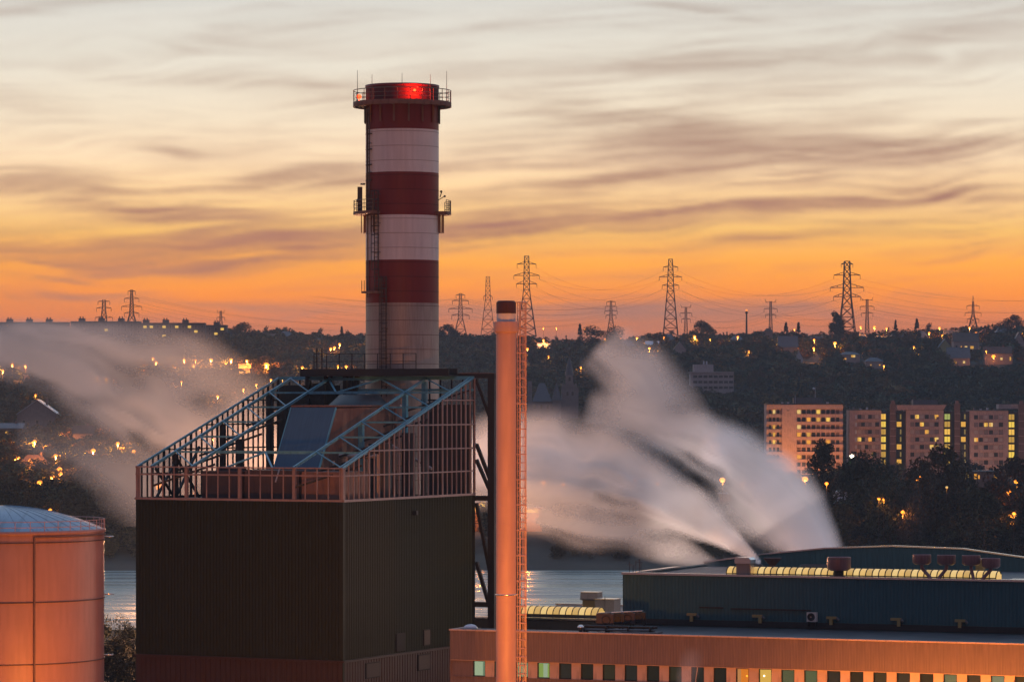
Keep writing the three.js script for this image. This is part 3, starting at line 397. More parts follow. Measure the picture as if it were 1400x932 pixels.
// pink flue with its caged ladder
{
  const d = 280, c = P(692, HOR, d).setY(0), t = thing('slim_flue', 'slim pink flue pipe with a dark cap, standing beside the boiler house', 'flue', c), r = 0.775, Y = (py) => yAt(py, d);
  part(t, 'pipe', lathe([[r, 0], [r, Y(441)]], 48), MT.pale);
  part(t, 'collar', lathe([[r, Y(455)], [r + 0.06, Y(454.2)], [r + 0.18, Y(453.4)], [r + 0.18, Y(440)], [r + 0.1, Y(439.6)], [0.6, Y(439.6)]], 48), MT.pale);
  part(t, 'neck', lathe([[0.72, Y(440)], [0.72, Y(427)]], 40), MT.white); part(t, 'cap', lathe([[0.74, Y(428.4)], [0.75, Y(428.4)], [0.75, Y(413.6)], [0.62, Y(411)], [0.4, Y(411)], [0.4, Y(420)]], 40), MT.capRed);
  part(t, 'flange', lathe([[r, Y(814)], [r + 0.07, Y(813.6)], [r + 0.07, Y(812)], [r, Y(811.6)]], 48), MT.coping);
  for (let y = 10; y < Y(455); y += 2.9) part(t, 'weld_ring', lathe([[r, y - 0.03], [r + 0.012, y - 0.02], [r + 0.012, y + 0.02], [r, y + 0.03]], 40), MT.pale);
  const ca = -0.32, f = V(Math.cos(ca), 0, -Math.sin(ca) * -1), s = V(-f.z, 0, f.x), p = (o, u, y) => V(0, y, 0).addScaledVector(f, r + o).addScaledVector(s, u);
  const y1 = Y(413);
  for (const u of [-0.24, 0.24]) part(t, 'ladder_rail', [bar(p(0.22, u, 4), p(0.22, u, y1), 0.055)], MT.pale);
  const g = []; for (let y = 4.2; y < y1; y += 0.3) g.push(rod(p(0.22, -0.24, y), p(0.22, 0.24, y), 0.02, 0.02, 5)); tag(part(t, 'rungs', g, MT.pale), null, null, null, 'stuff');
  for (let i = 0, y = y1; y > 12; y -= 0.64, i++) { const q = []; for (let k = 0; k <= 10; k++) { const a = Math.PI * k / 10; q.push(p(0.2 + 0.62 * Math.sin(a), -0.36 * Math.cos(a), y)); } part(t, 'cage_hoop', clean(new THREE.TubeGeometry(new THREE.CatmullRomCurve3(q), 14, i % 3 ? 0.034 : 0.05, 5)), MT.pale); if (i % 3 === 0) part(t, 'ladder_stay', [bar(p(-0.05, -0.2, y), p(0.24, -0.2, y), 0.05), bar(p(-0.05, 0.2, y), p(0.24, 0.2, y), 0.05)], MT.pale); }
  for (const k of [1.5, 3.6, 5, 6.8, 8.6]) { const a = Math.PI * k / 10; part(t, 'cage_bar', [bar(p(0.2 + 0.62 * Math.sin(a), -0.36 * Math.cos(a), 12), p(0.2 + 0.62 * Math.sin(a), -0.36 * Math.cos(a), y1), 0.06)], MT.pale); }
}
// storage tank
{
  const d = 340, c = P(-2, HOR, d).setY(0), r = 9.62, t = thing('storage_tank', 'large round storage tank with a domed roof tinted with sky blue, lit orange from below', 'storage tank', c), top = 21.95;
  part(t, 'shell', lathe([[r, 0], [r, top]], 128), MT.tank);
  const arc = []; for (let i = 0; i <= 24; i++) { const q = i / 24 * r; arc.push([Math.max(q, 0.001), top + 0.08 + 2.15 * (1 - Math.pow(q / r, 2))]); } part(t, 'domed_roof', lathe(arc.reverse(), 96), MT.dome);  // dome colour carries the blue reflected from the overhead sky
  const ribs = []; for (let i = 0; i < 40; i++) { const a = i / 40 * 6.2832, q = []; for (let k = 1; k <= 10; k++) { const rr = r * k / 10; q.push(V(Math.cos(a) * rr, top + 0.1 + 2.15 * (1 - Math.pow(rr / r, 2)), Math.sin(a) * rr)); } part(t, 'roof_rib', clean(new THREE.TubeGeometry(new THREE.CatmullRomCurve3(q), 10, 0.014, 4)), MT.dome); }
  part(t, 'rim', lathe([[r, top - 0.16], [r + 0.16, top - 0.16], [r + 0.16, top + 0.1], [r - 0.05, top + 0.16]], 128), MT.tank);
  for (const y of [21.1, 15.75, 10.2, 4.7]) { part(t, 'girth_ring', lathe([[r, y - 0.07], [r + 0.1, y - 0.06], [r + 0.1, y + 0.02], [r, y + 0.03]], 128), M(0.12, 0.07, 0.06, 0.6)); }
  for (const y of [21.3, 16.0, 10.4]) { const g = ring(0.42, 0, 0.05).translate(r + 0.4, y, -1); part(t, 'pipe_guide', clean(g), MT.coping); }
  for (let i = 0; i < 44; i++) { const a = i / 44 * 6.2832, x = Math.cos(a) * (r + 0.05), z = Math.sin(a) * (r + 0.05); part(t, 'railing_post', [rod(V(x, top, z), V(x, top + 1.0, z), 0.032, 0.032, 5)], MT.pale); }
  for (const y of [0.5, 1.0]) part(t, 'handrail', ring(r + 0.05, top + y, 0.032, 0, 6.2832, 128), MT.pale);
  const aa = Math.acos((62 + 2) / 142.5), px = Math.cos(aa) * (r + 0.14), pz = Math.sin(aa) * (r + 0.14);
  part(t, 'down_pipe', [rod(V(px, 0, pz), V(px, top - 0.35, pz), 0.1)], MT.rust); part(t, 'rim_pipe', ring(r + 0.16, top - 0.35, 0.09, 0.02, aa, 40), MT.rust);
}

// ---------------------------------------------------------------- office wing, halls and what stands on their roofs
const TH2 = -22 * Math.PI / 180, C2 = Math.cos(TH2), S2 = -Math.sin(TH2);
const localX = (ox, od) => (px, b = 0) => { const t = (px - CX) / F; return (t * (od + C2 * b) - ox - S2 * b) / (C2 + S2 * t); };
const OFFICE = V(-5.38, 0, -320), HALL = V(9.89, 0, -329), ANNEX = V(2.69, 0, -388), ox = localX(-5.38, 320), hx = localX(9.89, 329), ax = localX(2.69, 388);
const world = (o, x, y, b) => V(o.x + x * C2 + b * S2, y, o.z + x * S2 - b * C2);
const panel = (x0, x1, y0, y1, z, t = 0.02) => box(x0, x1, y0, y1, z - t, z);
// barrel roof light along x: bent glowing panes between dark ribs
function roofLight(label, o, x0, x1, b, y, hw, h, n) {
  const t = thing('roof_light', label, 'roof light', world(o, x0, y, b), TH2), L = x1 - x0, s = L / n, arc = (r, k) => { const a = Math.PI * (0.04 + 0.92 * k); return [-Math.cos(a) * hw * r, Math.sin(a) * h * r]; };
  const pane = new THREE.BufferGeometry(), pp = [], ii = []; for (let k = 0; k <= 10; k++) { const [z, yy] = arc(1, k / 10); pp.push(0.05, yy, z, s - 0.05, yy, z); if (k < 10) ii.push(k * 2, k * 2 + 2, k * 2 + 1, k * 2 + 1, k * 2 + 2, k * 2 + 3); }
  pane.setAttribute('position', new THREE.Float32BufferAttribute(pp, 3)); pane.setIndex(ii); pane.computeVertexNormals(); const pg = join(pane);
  const q = []; for (let k = 0; k <= 10; k++) { const [z, yy] = arc(1.03, k / 10); q.push(V(0, yy, z)); } const rg = join(new THREE.TubeGeometry(new THREE.CatmullRomCurve3(q), 12, 0.05, 5));
  const tones = [MT.skylight, glow(0.9, 0.55, 0.16, 0.66), glow(1.0, 0.68, 0.25, 0.82)];
  for (let i = 0; i < n; i++) { const m = mesh('pane', pg, tones[(i * 7) % 3], t); m.position.x = i * s; }
  for (let i = 0; i <= n; i++) { const m = mesh('rib', rg, MT.darkSteel, t); m.position.x = i * s; }
  part(t, 'upstand', [box(0, L, -0.32, 0.06, hw - 0.02, hw + 0.1), box(0, L, -0.32, 0.06, -hw + 0.02, -hw - 0.1)], MT.darkSteel); part(t, 'end_panel', [box(-0.06, 0.02, -0.3, h * 0.5, -hw * 0.8, hw * 0.8), box(L - 0.02, L + 0.06, -0.3, h * 0.5, -hw * 0.8, hw * 0.8)], MT.skylight);
  return t;
}
{
  const t = thing('office_wing', 'long low office wing with a strip of windows, glowing orange towards the right', 'office building', OFFICE, TH2), L = 62, R = 13.96;
  part(t, 'core', [box(0.1, L, 0, R - 0.25, -0.9, -4.4), box(12.2, L, 0, R - 0.25, -4.4, -14)], MT.dark);
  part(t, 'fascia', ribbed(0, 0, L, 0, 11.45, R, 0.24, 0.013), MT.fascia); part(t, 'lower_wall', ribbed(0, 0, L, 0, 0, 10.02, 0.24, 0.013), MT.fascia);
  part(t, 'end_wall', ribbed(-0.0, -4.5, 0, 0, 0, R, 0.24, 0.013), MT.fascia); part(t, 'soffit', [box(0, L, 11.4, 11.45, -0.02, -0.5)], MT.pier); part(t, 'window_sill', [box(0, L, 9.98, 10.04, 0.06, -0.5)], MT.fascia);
  part(t, 'roof', [box(0, L, R - 0.24, R - 0.05, -0.1, -4.5), box(12.1, L, R - 0.24, R - 0.05, -4.5, -14.2)], MT.roofing);
  part(t, 'coping', [box(-0.06, L, R, R + 0.12, 0.08, -0.32), box(-0.06, 0.3, R, R + 0.12, -0.32, -4.5)], MT.pier); part(t, 'back_wall', [box(0, 12.1, 0, R - 0.06, -4.42, -4.5)], MT.darkSteel);
  const lit = { 1: MT.litGreen, 2: MT.litGreen, 3: glow(0.28, 0.36, 0.22, 0.8), 4: glow(0.5, 0.58, 0.4, 0.75), 13: glow(1.0, 0.24, 0.02, 0.9), 14: glow(1.0, 0.52, 0.10, 0.9), 15: glow(0.10, 0.11, 0.05, 0.9), 16: glow(0.12, 0.13, 0.06, 0.9), 22: glow(0.2, 0.2, 0.1, 0.8), 24: glow(0.3, 0.32, 0.2, 0.7) };
  const dim = [glow(0.012, 0.011, 0.006), glow(0.03, 0.022, 0.01), glow(0.018, 0.016, 0.012)], x0 = ox(654), pitch = 1.995, edges = [0];
  for (let i = 1; i < 31; i++) {
    const x = x0 + (i - 1) * pitch, w = part(t, 'window', [box(x - 0.58, x - 0.52, 10.06, 11.4, -0.2, -0.34), box(x + 0.52, x + 0.58, 10.06, 11.4, -0.2, -0.34), box(x - 0.52, x + 0.52, 10.06, 10.12, -0.2, -0.34), box(x - 0.52, x + 0.52, 11.34, 11.4, -0.2, -0.34)], MT.darkSteel);
    const lm = lit[i] ?? dim[i % 3]; part(w, 'pane', [panel(x - 0.52, x + 0.52, 10.12, 11.34, -0.42)], lm);
    const gl = new THREE.MeshPhysicalMaterial({ roughness: 0.06, transmission: 1, thickness: 0 }); gl.color.setRGB(0.9, 0.95, 0.92); if (i === 1) MT.window = gl; part(w, 'glass', [panel(x - 0.52, x + 0.52, 10.12, 11.34, -0.28, 0.01)], MT.window);
    if (i === 4) part(w, 'curtain', [panel(x - 0.5, x - 0.1, 10.14, 11.3, -0.36), panel(x + 0.3, x + 0.5, 10.14, 11.3, -0.36)], glow(0.34, 0.44, 0.1, 0.8));
    if (i === 1) part(w, 'curtain', [panel(x + 0.28, x + 0.5, 10.14, 11.3, -0.36)], glow(0.2, 0.28, 0.18, 0.8));
    if (i === 13) { part(w, 'blind', [panel(x - 0.5, x - 0.2, 10.14, 11.3, -0.36)], glow(0.8, 0.3, 0.1, 0.8)); part(w, 'bulb', [new THREE.SphereGeometry(0.08, 8, 6).translate(x + 0.33, 10.75, -0.36)], MT.sodium); }
    if (i === 14) part(w, 'bulb', [new THREE.SphereGeometry(0.08, 8, 6).translate(x - 0.15, 10.8, -0.36)], MT.whiteLamp);
    if (i === 11) part(w, 'sash', [bar(V(x - 0.12, 10.1, 0.05), V(x - 0.02, 11.36, -0.2), 0.05)], MT.pier);
    edges.push(x - 0.58, x + 0.58);
  }
  edges.push(L);
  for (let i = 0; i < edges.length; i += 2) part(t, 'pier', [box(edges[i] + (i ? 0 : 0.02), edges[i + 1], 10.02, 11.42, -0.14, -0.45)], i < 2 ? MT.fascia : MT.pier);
  // hall with its flat roof
  const h = thing('machine_hall', 'dark teal flat-roofed hall behind the office wing, carrying roof vents', 'industrial building', HALL, TH2), RH = 18.4;
  part(h, 'wall', ribbed(0, 0, 50, 0, 0, RH, 0.33, 0.04), MT.teal); part(h, 'wall', ribbed(0, -22, 0, 0, 0, RH, 0.33, 0.04), MT.teal); part(h, 'core', [box(0.1, 50, 0, RH - 0.4, -0.1, -40)], MT.dark);
  part(h, 'roof', [box(0.2, 50, RH - 0.4, RH - 0.2, -0.2, -40)], MT.roofing); part(h, 'coping', [box(-0.12, 50, RH - 0.02, RH + 0.16, 0.16, -0.5)], MT.tin); part(h, 'coping', [box(-0.12, 0.5, RH - 0.02, RH + 0.1, -0.5, -14)], MT.coping); part(h, 'parapet', [box(0.02, 0.4, RH - 0.4, RH - 0.03, -0.2, -22)], MT.teal);
  part(h, 'skirting', [box(0, 50, 13.95, 14.5, 0.05, 0.16)], MT.darkSteel); part(h, 'cable_tray', [box(hx(957), hx(990), 15.55, 15.66, 0.06, 0.2), box(hx(1000), hx(1110), 15.5, 15.6, 0.06, 0.2)], MT.darkSteel);
  part(h, 'roof_strip', [box(hx(1372, 4), 50, RH - 0.19, RH - 0.12, -2, -8)], MT.tin);
  const g = thing('barrel_roof_hall', 'teal hall with a shallow curved roofline rising behind the flat roof', 'industrial building', world(HALL, 0, 0, 22), TH2), roofline = [[0, 18.5], [6, 19.37], [12, 20.0], [18.5, 20.3], [25.2, 20.14], [31, 19.43], [37.5, 18.3]];
  part(g, 'gable_wall', prism([[0, 0], ...roofline, [37.5, 0]], -0.4, 0), MT.tealLight);
  for (let i = 0; i < 6; i++) { const [p, q] = [roofline[i], roofline[i + 1]]; part(g, 'roof_panel', prism([[p[0], 17.2], [p[0], 17.5], [q[0], 17.5], [q[0], 17.2]], -30, -0.4), MT.roofing); part(g, 'roof_edge', prism([[p[0], p[1]], [p[0], p[1] + 0.13], [q[0], q[1] + 0.13], [q[0], q[1]]], -0.42, 0.1), MT.tin); }
  for (let x = 0.5; x < 37; x += 0.5) { const y = curve(roofline, x); part(g, 'standing_seam', [box(x - 0.03, x + 0.03, 14, y - 0.02, 0, 0.035)], MT.tealLight); }
  part(g, 'alarm_lamp', [box(21.1, 21.3, 19.1, 19.3, 0.03, 0.14)], MT.capRed);
  // annex between the boiler house and the river
  const a = thing('low_annex', 'low flat-roofed annex in front of the river, behind the office wing', 'industrial building', ANNEX, TH2), RA = 10.7;
  part(a, 'wall', [box(-8, 24, 0, RA, 0, -26)], MT.darkSteel); part(a, 'roof', [box(-7.8, 24, RA + 0.02, RA + 0.14, -0.3, -25.8)], MT.roofing); part(a, 'coping', [box(-8, 24, RA + 0.16, RA + 0.34, 0.1, -0.35)], MT.tin); part(a, 'coping', [box(-8, 24, RA + 0.16, RA + 0.36, -25.6, -26)], MT.tin);
  part(a, 'walk_strip', [box(-8, 20, RA + 0.15, RA + 0.2, -1.3, -2.2)], MT.tin); part(a, 'guard_rail', [bar(V(5.3, RA, -6), V(5.3, RA + 2.4, -6), 0.05), bar(V(5.3, RA + 2.3, -6), V(8.5, RA + 2.3, -7.5), 0.03)], MT.darkSteel);
  roofLight('glowing yellow barrel roof light on the low annex by the river', ANNEX, -6.8, ax(822, 4.5), 4.5, RA + 0.42, 1.15, 0.85, 17);
  roofLight('long glowing yellow barrel roof light on the teal hall', HALL, hx(998, 2.7), hx(1366, 2.7), 2.7, RH + 0.12, 0.95, 0.62, 42);
  // hooded box on the annex, plant weeds on its roof edge
  const bx = thing('roof_cabin', 'mustard yellow ventilation box with a dark hood on the annex roof', 'ventilation box', world(ANNEX, ax(809, 14), RA, 14), TH2);
  part(bx, 'body', [box(-0.8, 0.8, 0.12, 1.5, -0.7, 0.7)], MT.yellowBox); part(bx, 'side_panel', [box(0.81, 0.86, 0.15, 1.5, -0.68, 0.68)], MT.unit); part(bx, 'hood', prism([[-0.75, 1.5], [-0.9, 1.6], [-0.75, 2.3], [0.75, 2.3], [0.9, 1.6], [0.75, 1.5]], -1, 0.95).rotateY(Math.PI / 2), MT.unit); part(bx, 'cap', [box(-0.98, 0.98, 2.3, 2.4, -0.8, 0.8)], MT.coping);
  const by = thing('roof_cabin', 'dark low equipment box right of the mustard ventilation box', 'equipment box', world(ANNEX, ax(831, 12), RA, 12), TH2); part(by, 'body', [box(-1.1, 1.1, 0.1, 1.75, -1, 1)], MT.unit); part(by, 'lid', [box(-1.18, 1.18, 1.75, 1.83, -1.08, 1.08)], MT.coping);
  // cooling units on the office roof
  for (let i = 0; i < 4; i++) {
    const u = thing('cooling_unit', ['cooling unit on the office roof, first from the annex side', 'cooling unit second in the row on the office roof, pale top panel', 'cooling unit third in the row on the office roof', 'cooling unit nearest the teal hall wall, last of the row'][i], 'cooling unit', world(OFFICE, ox(833 + i * 14, 6 + i), R - 0.05, 5 + i * 1.1), TH2 + 0.3, 'cooling units in a row on the office roof');
    part(u, 'casing', [box(-0.75, 0.75, 0.55, 1.5, -0.55, 0.55)], i % 2 ? MT.darkSteel : M(0.07, 0.05, 0.05, 0.6)); part(u, 'top_panel', [bar(V(-0.7, 1.55, 0.1), V(0.5, 1.62, 0.2), 0.7, 0.05)], i === 0 ? MT.unit : MT.paleRoof);
    part(u, 'fan_grille', clean(new THREE.TorusGeometry(0.36, 0.05, 6, 20).translate(0.1, 1.0, 0.57)), MT.dark); for (const x of [-0.6, 0.6]) for (const z of [-0.45, 0.45]) part(u, 'leg', [box(x - 0.05, x + 0.05, 0, 0.55, z - 0.05, z + 0.05)], MT.darkSteel);
  }
  const pr = thing('pipe_rack', 'dark pipe rack in front of the cooling units on the office roof', 'pipe rack', world(OFFICE, ox(822, 3), R - 0.05, 3), TH2);
  part(pr, 'pipe', [rod(V(-2, 0.5, 0), V(5, 0.5, -0.4), 0.12)], MT.darkSteel); part(pr, 'pipe', [rod(V(-1.6, 0.25, 0.4), V(5, 0.28, 0.2), 0.09)], MT.unit); for (const x of [-1.4, 0.6, 2.6, 4.6]) part(pr, 'support', [box(x - 0.06, x + 0.06, 0, 0.6, -0.5, 0.5)], MT.darkSteel); part(pr, 'platform', [box(2.2, 5.4, 0.02, 0.16, -0.6, 0.9)], MT.unit);
  const ve = thing('roof_vent', 'small mushroom vent on the office roof edge, left of the cooling units', 'roof vent', world(OFFICE, ox(794, 1.6), R - 0.05, 1.6), TH2); part(ve, 'pipe', [rod(V(0, 0, 0), V(0, 0.5, 0), 0.17, 0.17, 14)], MT.darkSteel); part(ve, 'cap', lathe([[0.3, 0.48], [0.3, 0.55], [0.14, 0.7], [0.01, 0.72]], 16), MT.coping);
  const hs = thing('roof_dome', 'pale dome light at the left end of the office roof', 'roof light', world(OFFICE, 1.1, R - 0.05, 2), TH2); part(hs, 'dome', clean(new THREE.SphereGeometry(0.62, 20, 10, 0, 6.2832, 0, 1.57).scale(1, 0.6, 1).translate(0, 0.14, 0)), MT.paleRoof); part(hs, 'kerb', [box(-0.7, 0.7, 0, 0.15, -0.7, 0.7)], MT.unit);
  // vents on the hall
  const drum = (r, hh) => lathe([[0.01, 0], [r * 0.7, 0], [r, 0.18], [r, hh], [r * 0.93, hh + 0.02], [r * 0.9, hh - 0.2], [0.01, hh - 0.25]], 40);
  const bigV = thing('roof_ventilator', 'largest drum ventilator, alone in front of the long roof light', 'ventilator', world(HALL, hx(1147.5, 0.8), RH, 0.8), TH2);
  part(bigV, 'drum', drum(1.04, 1.18).translate(0, 0.62, 0), MT.ventRed); part(bigV, 'stem', [rod(V(0, 0, 0), V(0, 0.66, 0), 0.42, 0.42, 20)], MT.darkSteel); part(bigV, 'base', [box(-0.65, 0.65, 0.08, 0.2, -0.6, 0.6)], MT.darkSteel); part(bigV, 'band', lathe([[1.05, 1.62], [1.07, 1.62], [1.07, 1.68], [1.05, 1.68]], 40), MT.unit);
  [[1261, 0.9, 0.36, 'first from the left', 0], [1294.5, -0.62, 0.36, 'second from the left', 0], [1328.5, 0.3, 0.36, 'third from the left', 0], [1355.5, -0.7, 0.3, 'rightmost and lowest', 0.2]].forEach(([px, k, lift, which], i) => {
    const v = thing('roof_ventilator', 'drum ventilator on a bent pipe, ' + which + ' of four', 'ventilator', world(HALL, hx(px, 1), RH, 1), TH2, 'drum ventilators on bent pipes');
    part(v, 'drum', drum(0.8, 0.86).translate(0, 0.9 + lift - (i === 3 ? 0.15 : 0), 0), i === 1 ? M(0.26, 0.14, 0.14, 0.45, 0.3, { map: S5 }) : MT.ventRed);
    const c = new THREE.CatmullRomCurve3([V(k * 1.0, -0.1, 0.35), V(k * 0.95, 0.12, 0.32), V(k * 0.35, 0.65, 0.1), V(0, 1.0, 0), V(0, 1.3, 0)]); part(v, 'bent_pipe', clean(new THREE.TubeGeometry(c, 20, 0.15, 12)), MT.ventRed); part(v, 'pipe_collar', [rod(V(k, -0.02, 0.35), V(k, 0.1, 0.35), 0.26, 0.26, 14)], MT.unit);
  });
  const hv = thing('hooded_vent', 'square hooded vent box at the left end of the long roof light', 'vent box', world(HALL, hx(1019, 1.4), RH, 1.4), TH2); part(hv, 'body', [box(-0.62, 0.62, 0, 1.1, -0.62, 0.62)], MT.unit); part(hv, 'hood', prism([[-0.72, 1.1], [-0.76, 1.42], [-0.56, 1.62], [0.56, 1.62], [0.76, 1.42], [0.72, 1.1]], -0.74, 0.74), MT.tin); part(hv, 'side_louvre', [box(0.63, 0.68, 0.2, 1.0, -0.5, 0.5)], MT.coping);
  const fv = thing('steam_funnel', 'rusty funnel-shaped exhaust between the two jets of steam', 'exhaust funnel', world(HALL, hx(1056.5, 15), RH - 0.2, 15), TH2); part(fv, 'funnel', lathe([[0.3, 0.1], [0.3, 0.55], [0.85, 1.15], [0.82, 1.2], [0.25, 0.62]], 28), MT.rust); part(fv, 'stem', [rod(V(0, 0, 0), V(0, 0.6, 0), 0.32, 0.3, 16)], MT.rust);
  [[1036, 15.5, 'steam outlet pipe of the left jet, behind the hooded vent box'], [1117, 17, 'wide steam outlet pipe of the right jet, before the curved roofline']].forEach(([px, b, l], i) => { const s = thing('steam_outlet', l, 'steam outlet', world(HALL, hx(px, b), RH - 0.2, b), TH2); part(s, 'pipe', lathe([[0.45 + i, 0], [0.45 + i, 0.55], [0.4 + i, 0.56], [0.38 + i, 0.1]], 28), MT.unit); part(s, 'flange', lathe([[0.46 + i, 0.4], [0.56 + i, 0.4], [0.56 + i, 0.46], [0.46 + i, 0.46]], 28), MT.unit); });
  const yb = thing('roof_cabin', 'small yellowish cabinet behind the two right drum ventilators', 'equipment box', world(HALL, hx(1341, 6), RH - 0.2, 6), TH2); part(yb, 'body', [box(-0.35, 0.35, 0, 1.7, -0.3, 0.3)], MT.yellowBox); part(yb, 'cap', [box(-0.45, 0.45, 1.7, 1.85, -0.4, 0.4)], MT.coping);
  // fittings along the foot of the hall wall
  const au = thing('air_conditioner', 'white outdoor air conditioner with a round fan on the teal wall', 'air conditioner', world(HALL, hx(1113.5), 14.6, -0.55), TH2); part(au, 'casing', [box(-0.45, 0.45, 0, 0.82, -0.2, 0.2)], M(0.55, 0.55, 0.52, 0.5)); part(au, 'fan_grille', clean(new THREE.TorusGeometry(0.3, 0.05, 6, 24).translate(-0.05, 0.42, 0.21)), MT.dark); part(au, 'fan_hub', clean(new THREE.CylinderGeometry(0.26, 0.26, 0.02, 20).rotateX(Math.PI / 2).translate(-0.05, 0.42, 0.2)), MT.darkSteel); part(au, 'fan_cap', clean(new THREE.CylinderGeometry(0.06, 0.06, 0.03, 12).rotateX(Math.PI / 2).translate(-0.05, 0.42, 0.22)), MT.coping); part(au, 'bracket', [box(-0.4, -0.32, -0.4, 0, -0.2, 0.2), box(0.32, 0.4, -0.4, 0, -0.2, 0.2)], MT.darkSteel);
  [[948, 'first'], [1037.5, 'second'], [1139, 'third'], [1227, 'fourth'], [1315, 'last']].forEach(([px, w], i) => { const s = thing('pipe_elbow', w + ' brass-coloured pipe elbow from the left along the foot of the teal wall', 'pipe fitting', world(HALL, hx(px), 14.35, -0.2), TH2, 'pipe elbows along the teal wall'); part(s, 'body', [box(-0.5, 0.4, 0.5, 0.72, -0.14, 0.14)], MT.yellowBox); part(s, 'stub', [box(-0.22 + (i % 2) * 0.3, 0.06 + (i % 2) * 0.3, 0, 0.5, -0.13, 0.13)], MT.yellowBox); part(s, 'valve', [rod(V(0.4, 0.6, 0), V(0.6, 0.4, 0), 0.12, 0.12, 10)], MT.unit); });
  const an = thing('antenna_cluster', 'small antennas and masts at the left corner of the teal hall roof', 'antenna', world(HALL, hx(868, 3), RH, 3), TH2); for (const [x, hh, r] of [[-0.5, 1.0, 0.03], [-0.15, 0.7, 0.04], [0.1, 1.1, 0.03], [0.45, 1.25, 0.04], [0.6, 0.9, 0.03]]) part(an, 'mast', [rod(V(x, 0, 0), V(x, hh, 0), r)], MT.ladder); part(an, 'crossbar', [rod(V(-0.7, 0.72, 0), V(-0.3, 0.72, 0), 0.03), rod(V(0.2, 0.95, 0), V(0.75, 0.95, 0), 0.035), rod(V(0.3, 1.15, 0), V(0.6, 1.15, 0), 0.03)], MT.ladder);
}
// yard lighting: sodium lamps on masts, standing below the picture in front of the tank, the flue and the office wing
function mast(label, x, d, h, I, aim, angle = 0.6) {
  const t = thing('yard_or_fill_lamp', label, 'lamp', V(x, 0, -d)); part(t, 'pole', [rod(V(0, 0, 0), V(0, h, 0), 0.14, 0.08, 10)], MT.unit); part(t, 'lamp_head', [box(-0.32, 0.32, h, h + 0.34, -0.2, 0.2)], MT.sodium);
  if (aim) { const l = new THREE.SpotLight(NAc, I, 0, angle, 0.7, 2); l.position.set(x, h + 0.2, -d - 0.5); l.target.position.copy(aim); l.castShadow = true; l.shadow.radius = 15; scene.add(l, l.target); } else lamp(V(x, h + 0.2, -d - 0.45), I);
  return t;
}
mast('sodium yard lamp at the foot of the storage tank', -38.5, 321, 7, 440);
mast('sodium floodlight aimed at the slim pink flue', 4, 238, 9, 7000, V(-0.4, 25, -280), 0.5);
mast('sodium floodlight aimed at the tank and the boiler house', -14, 235, 9, 7800, V(-18, 30, -360), 0.36);
mast('sodium yard lamp before the middle of the office wing', 24, 298, 5.2, 300);
mast('sodium yard lamp before the right half of the office wing', 33, 294, 5.2, 640);
mast('sodium yard lamp before the far right of the office wing', 42.5, 290, 5.2, 640);
mast('sodium yard lamp before the left of the office wing', 8, 305, 4.6, 26);

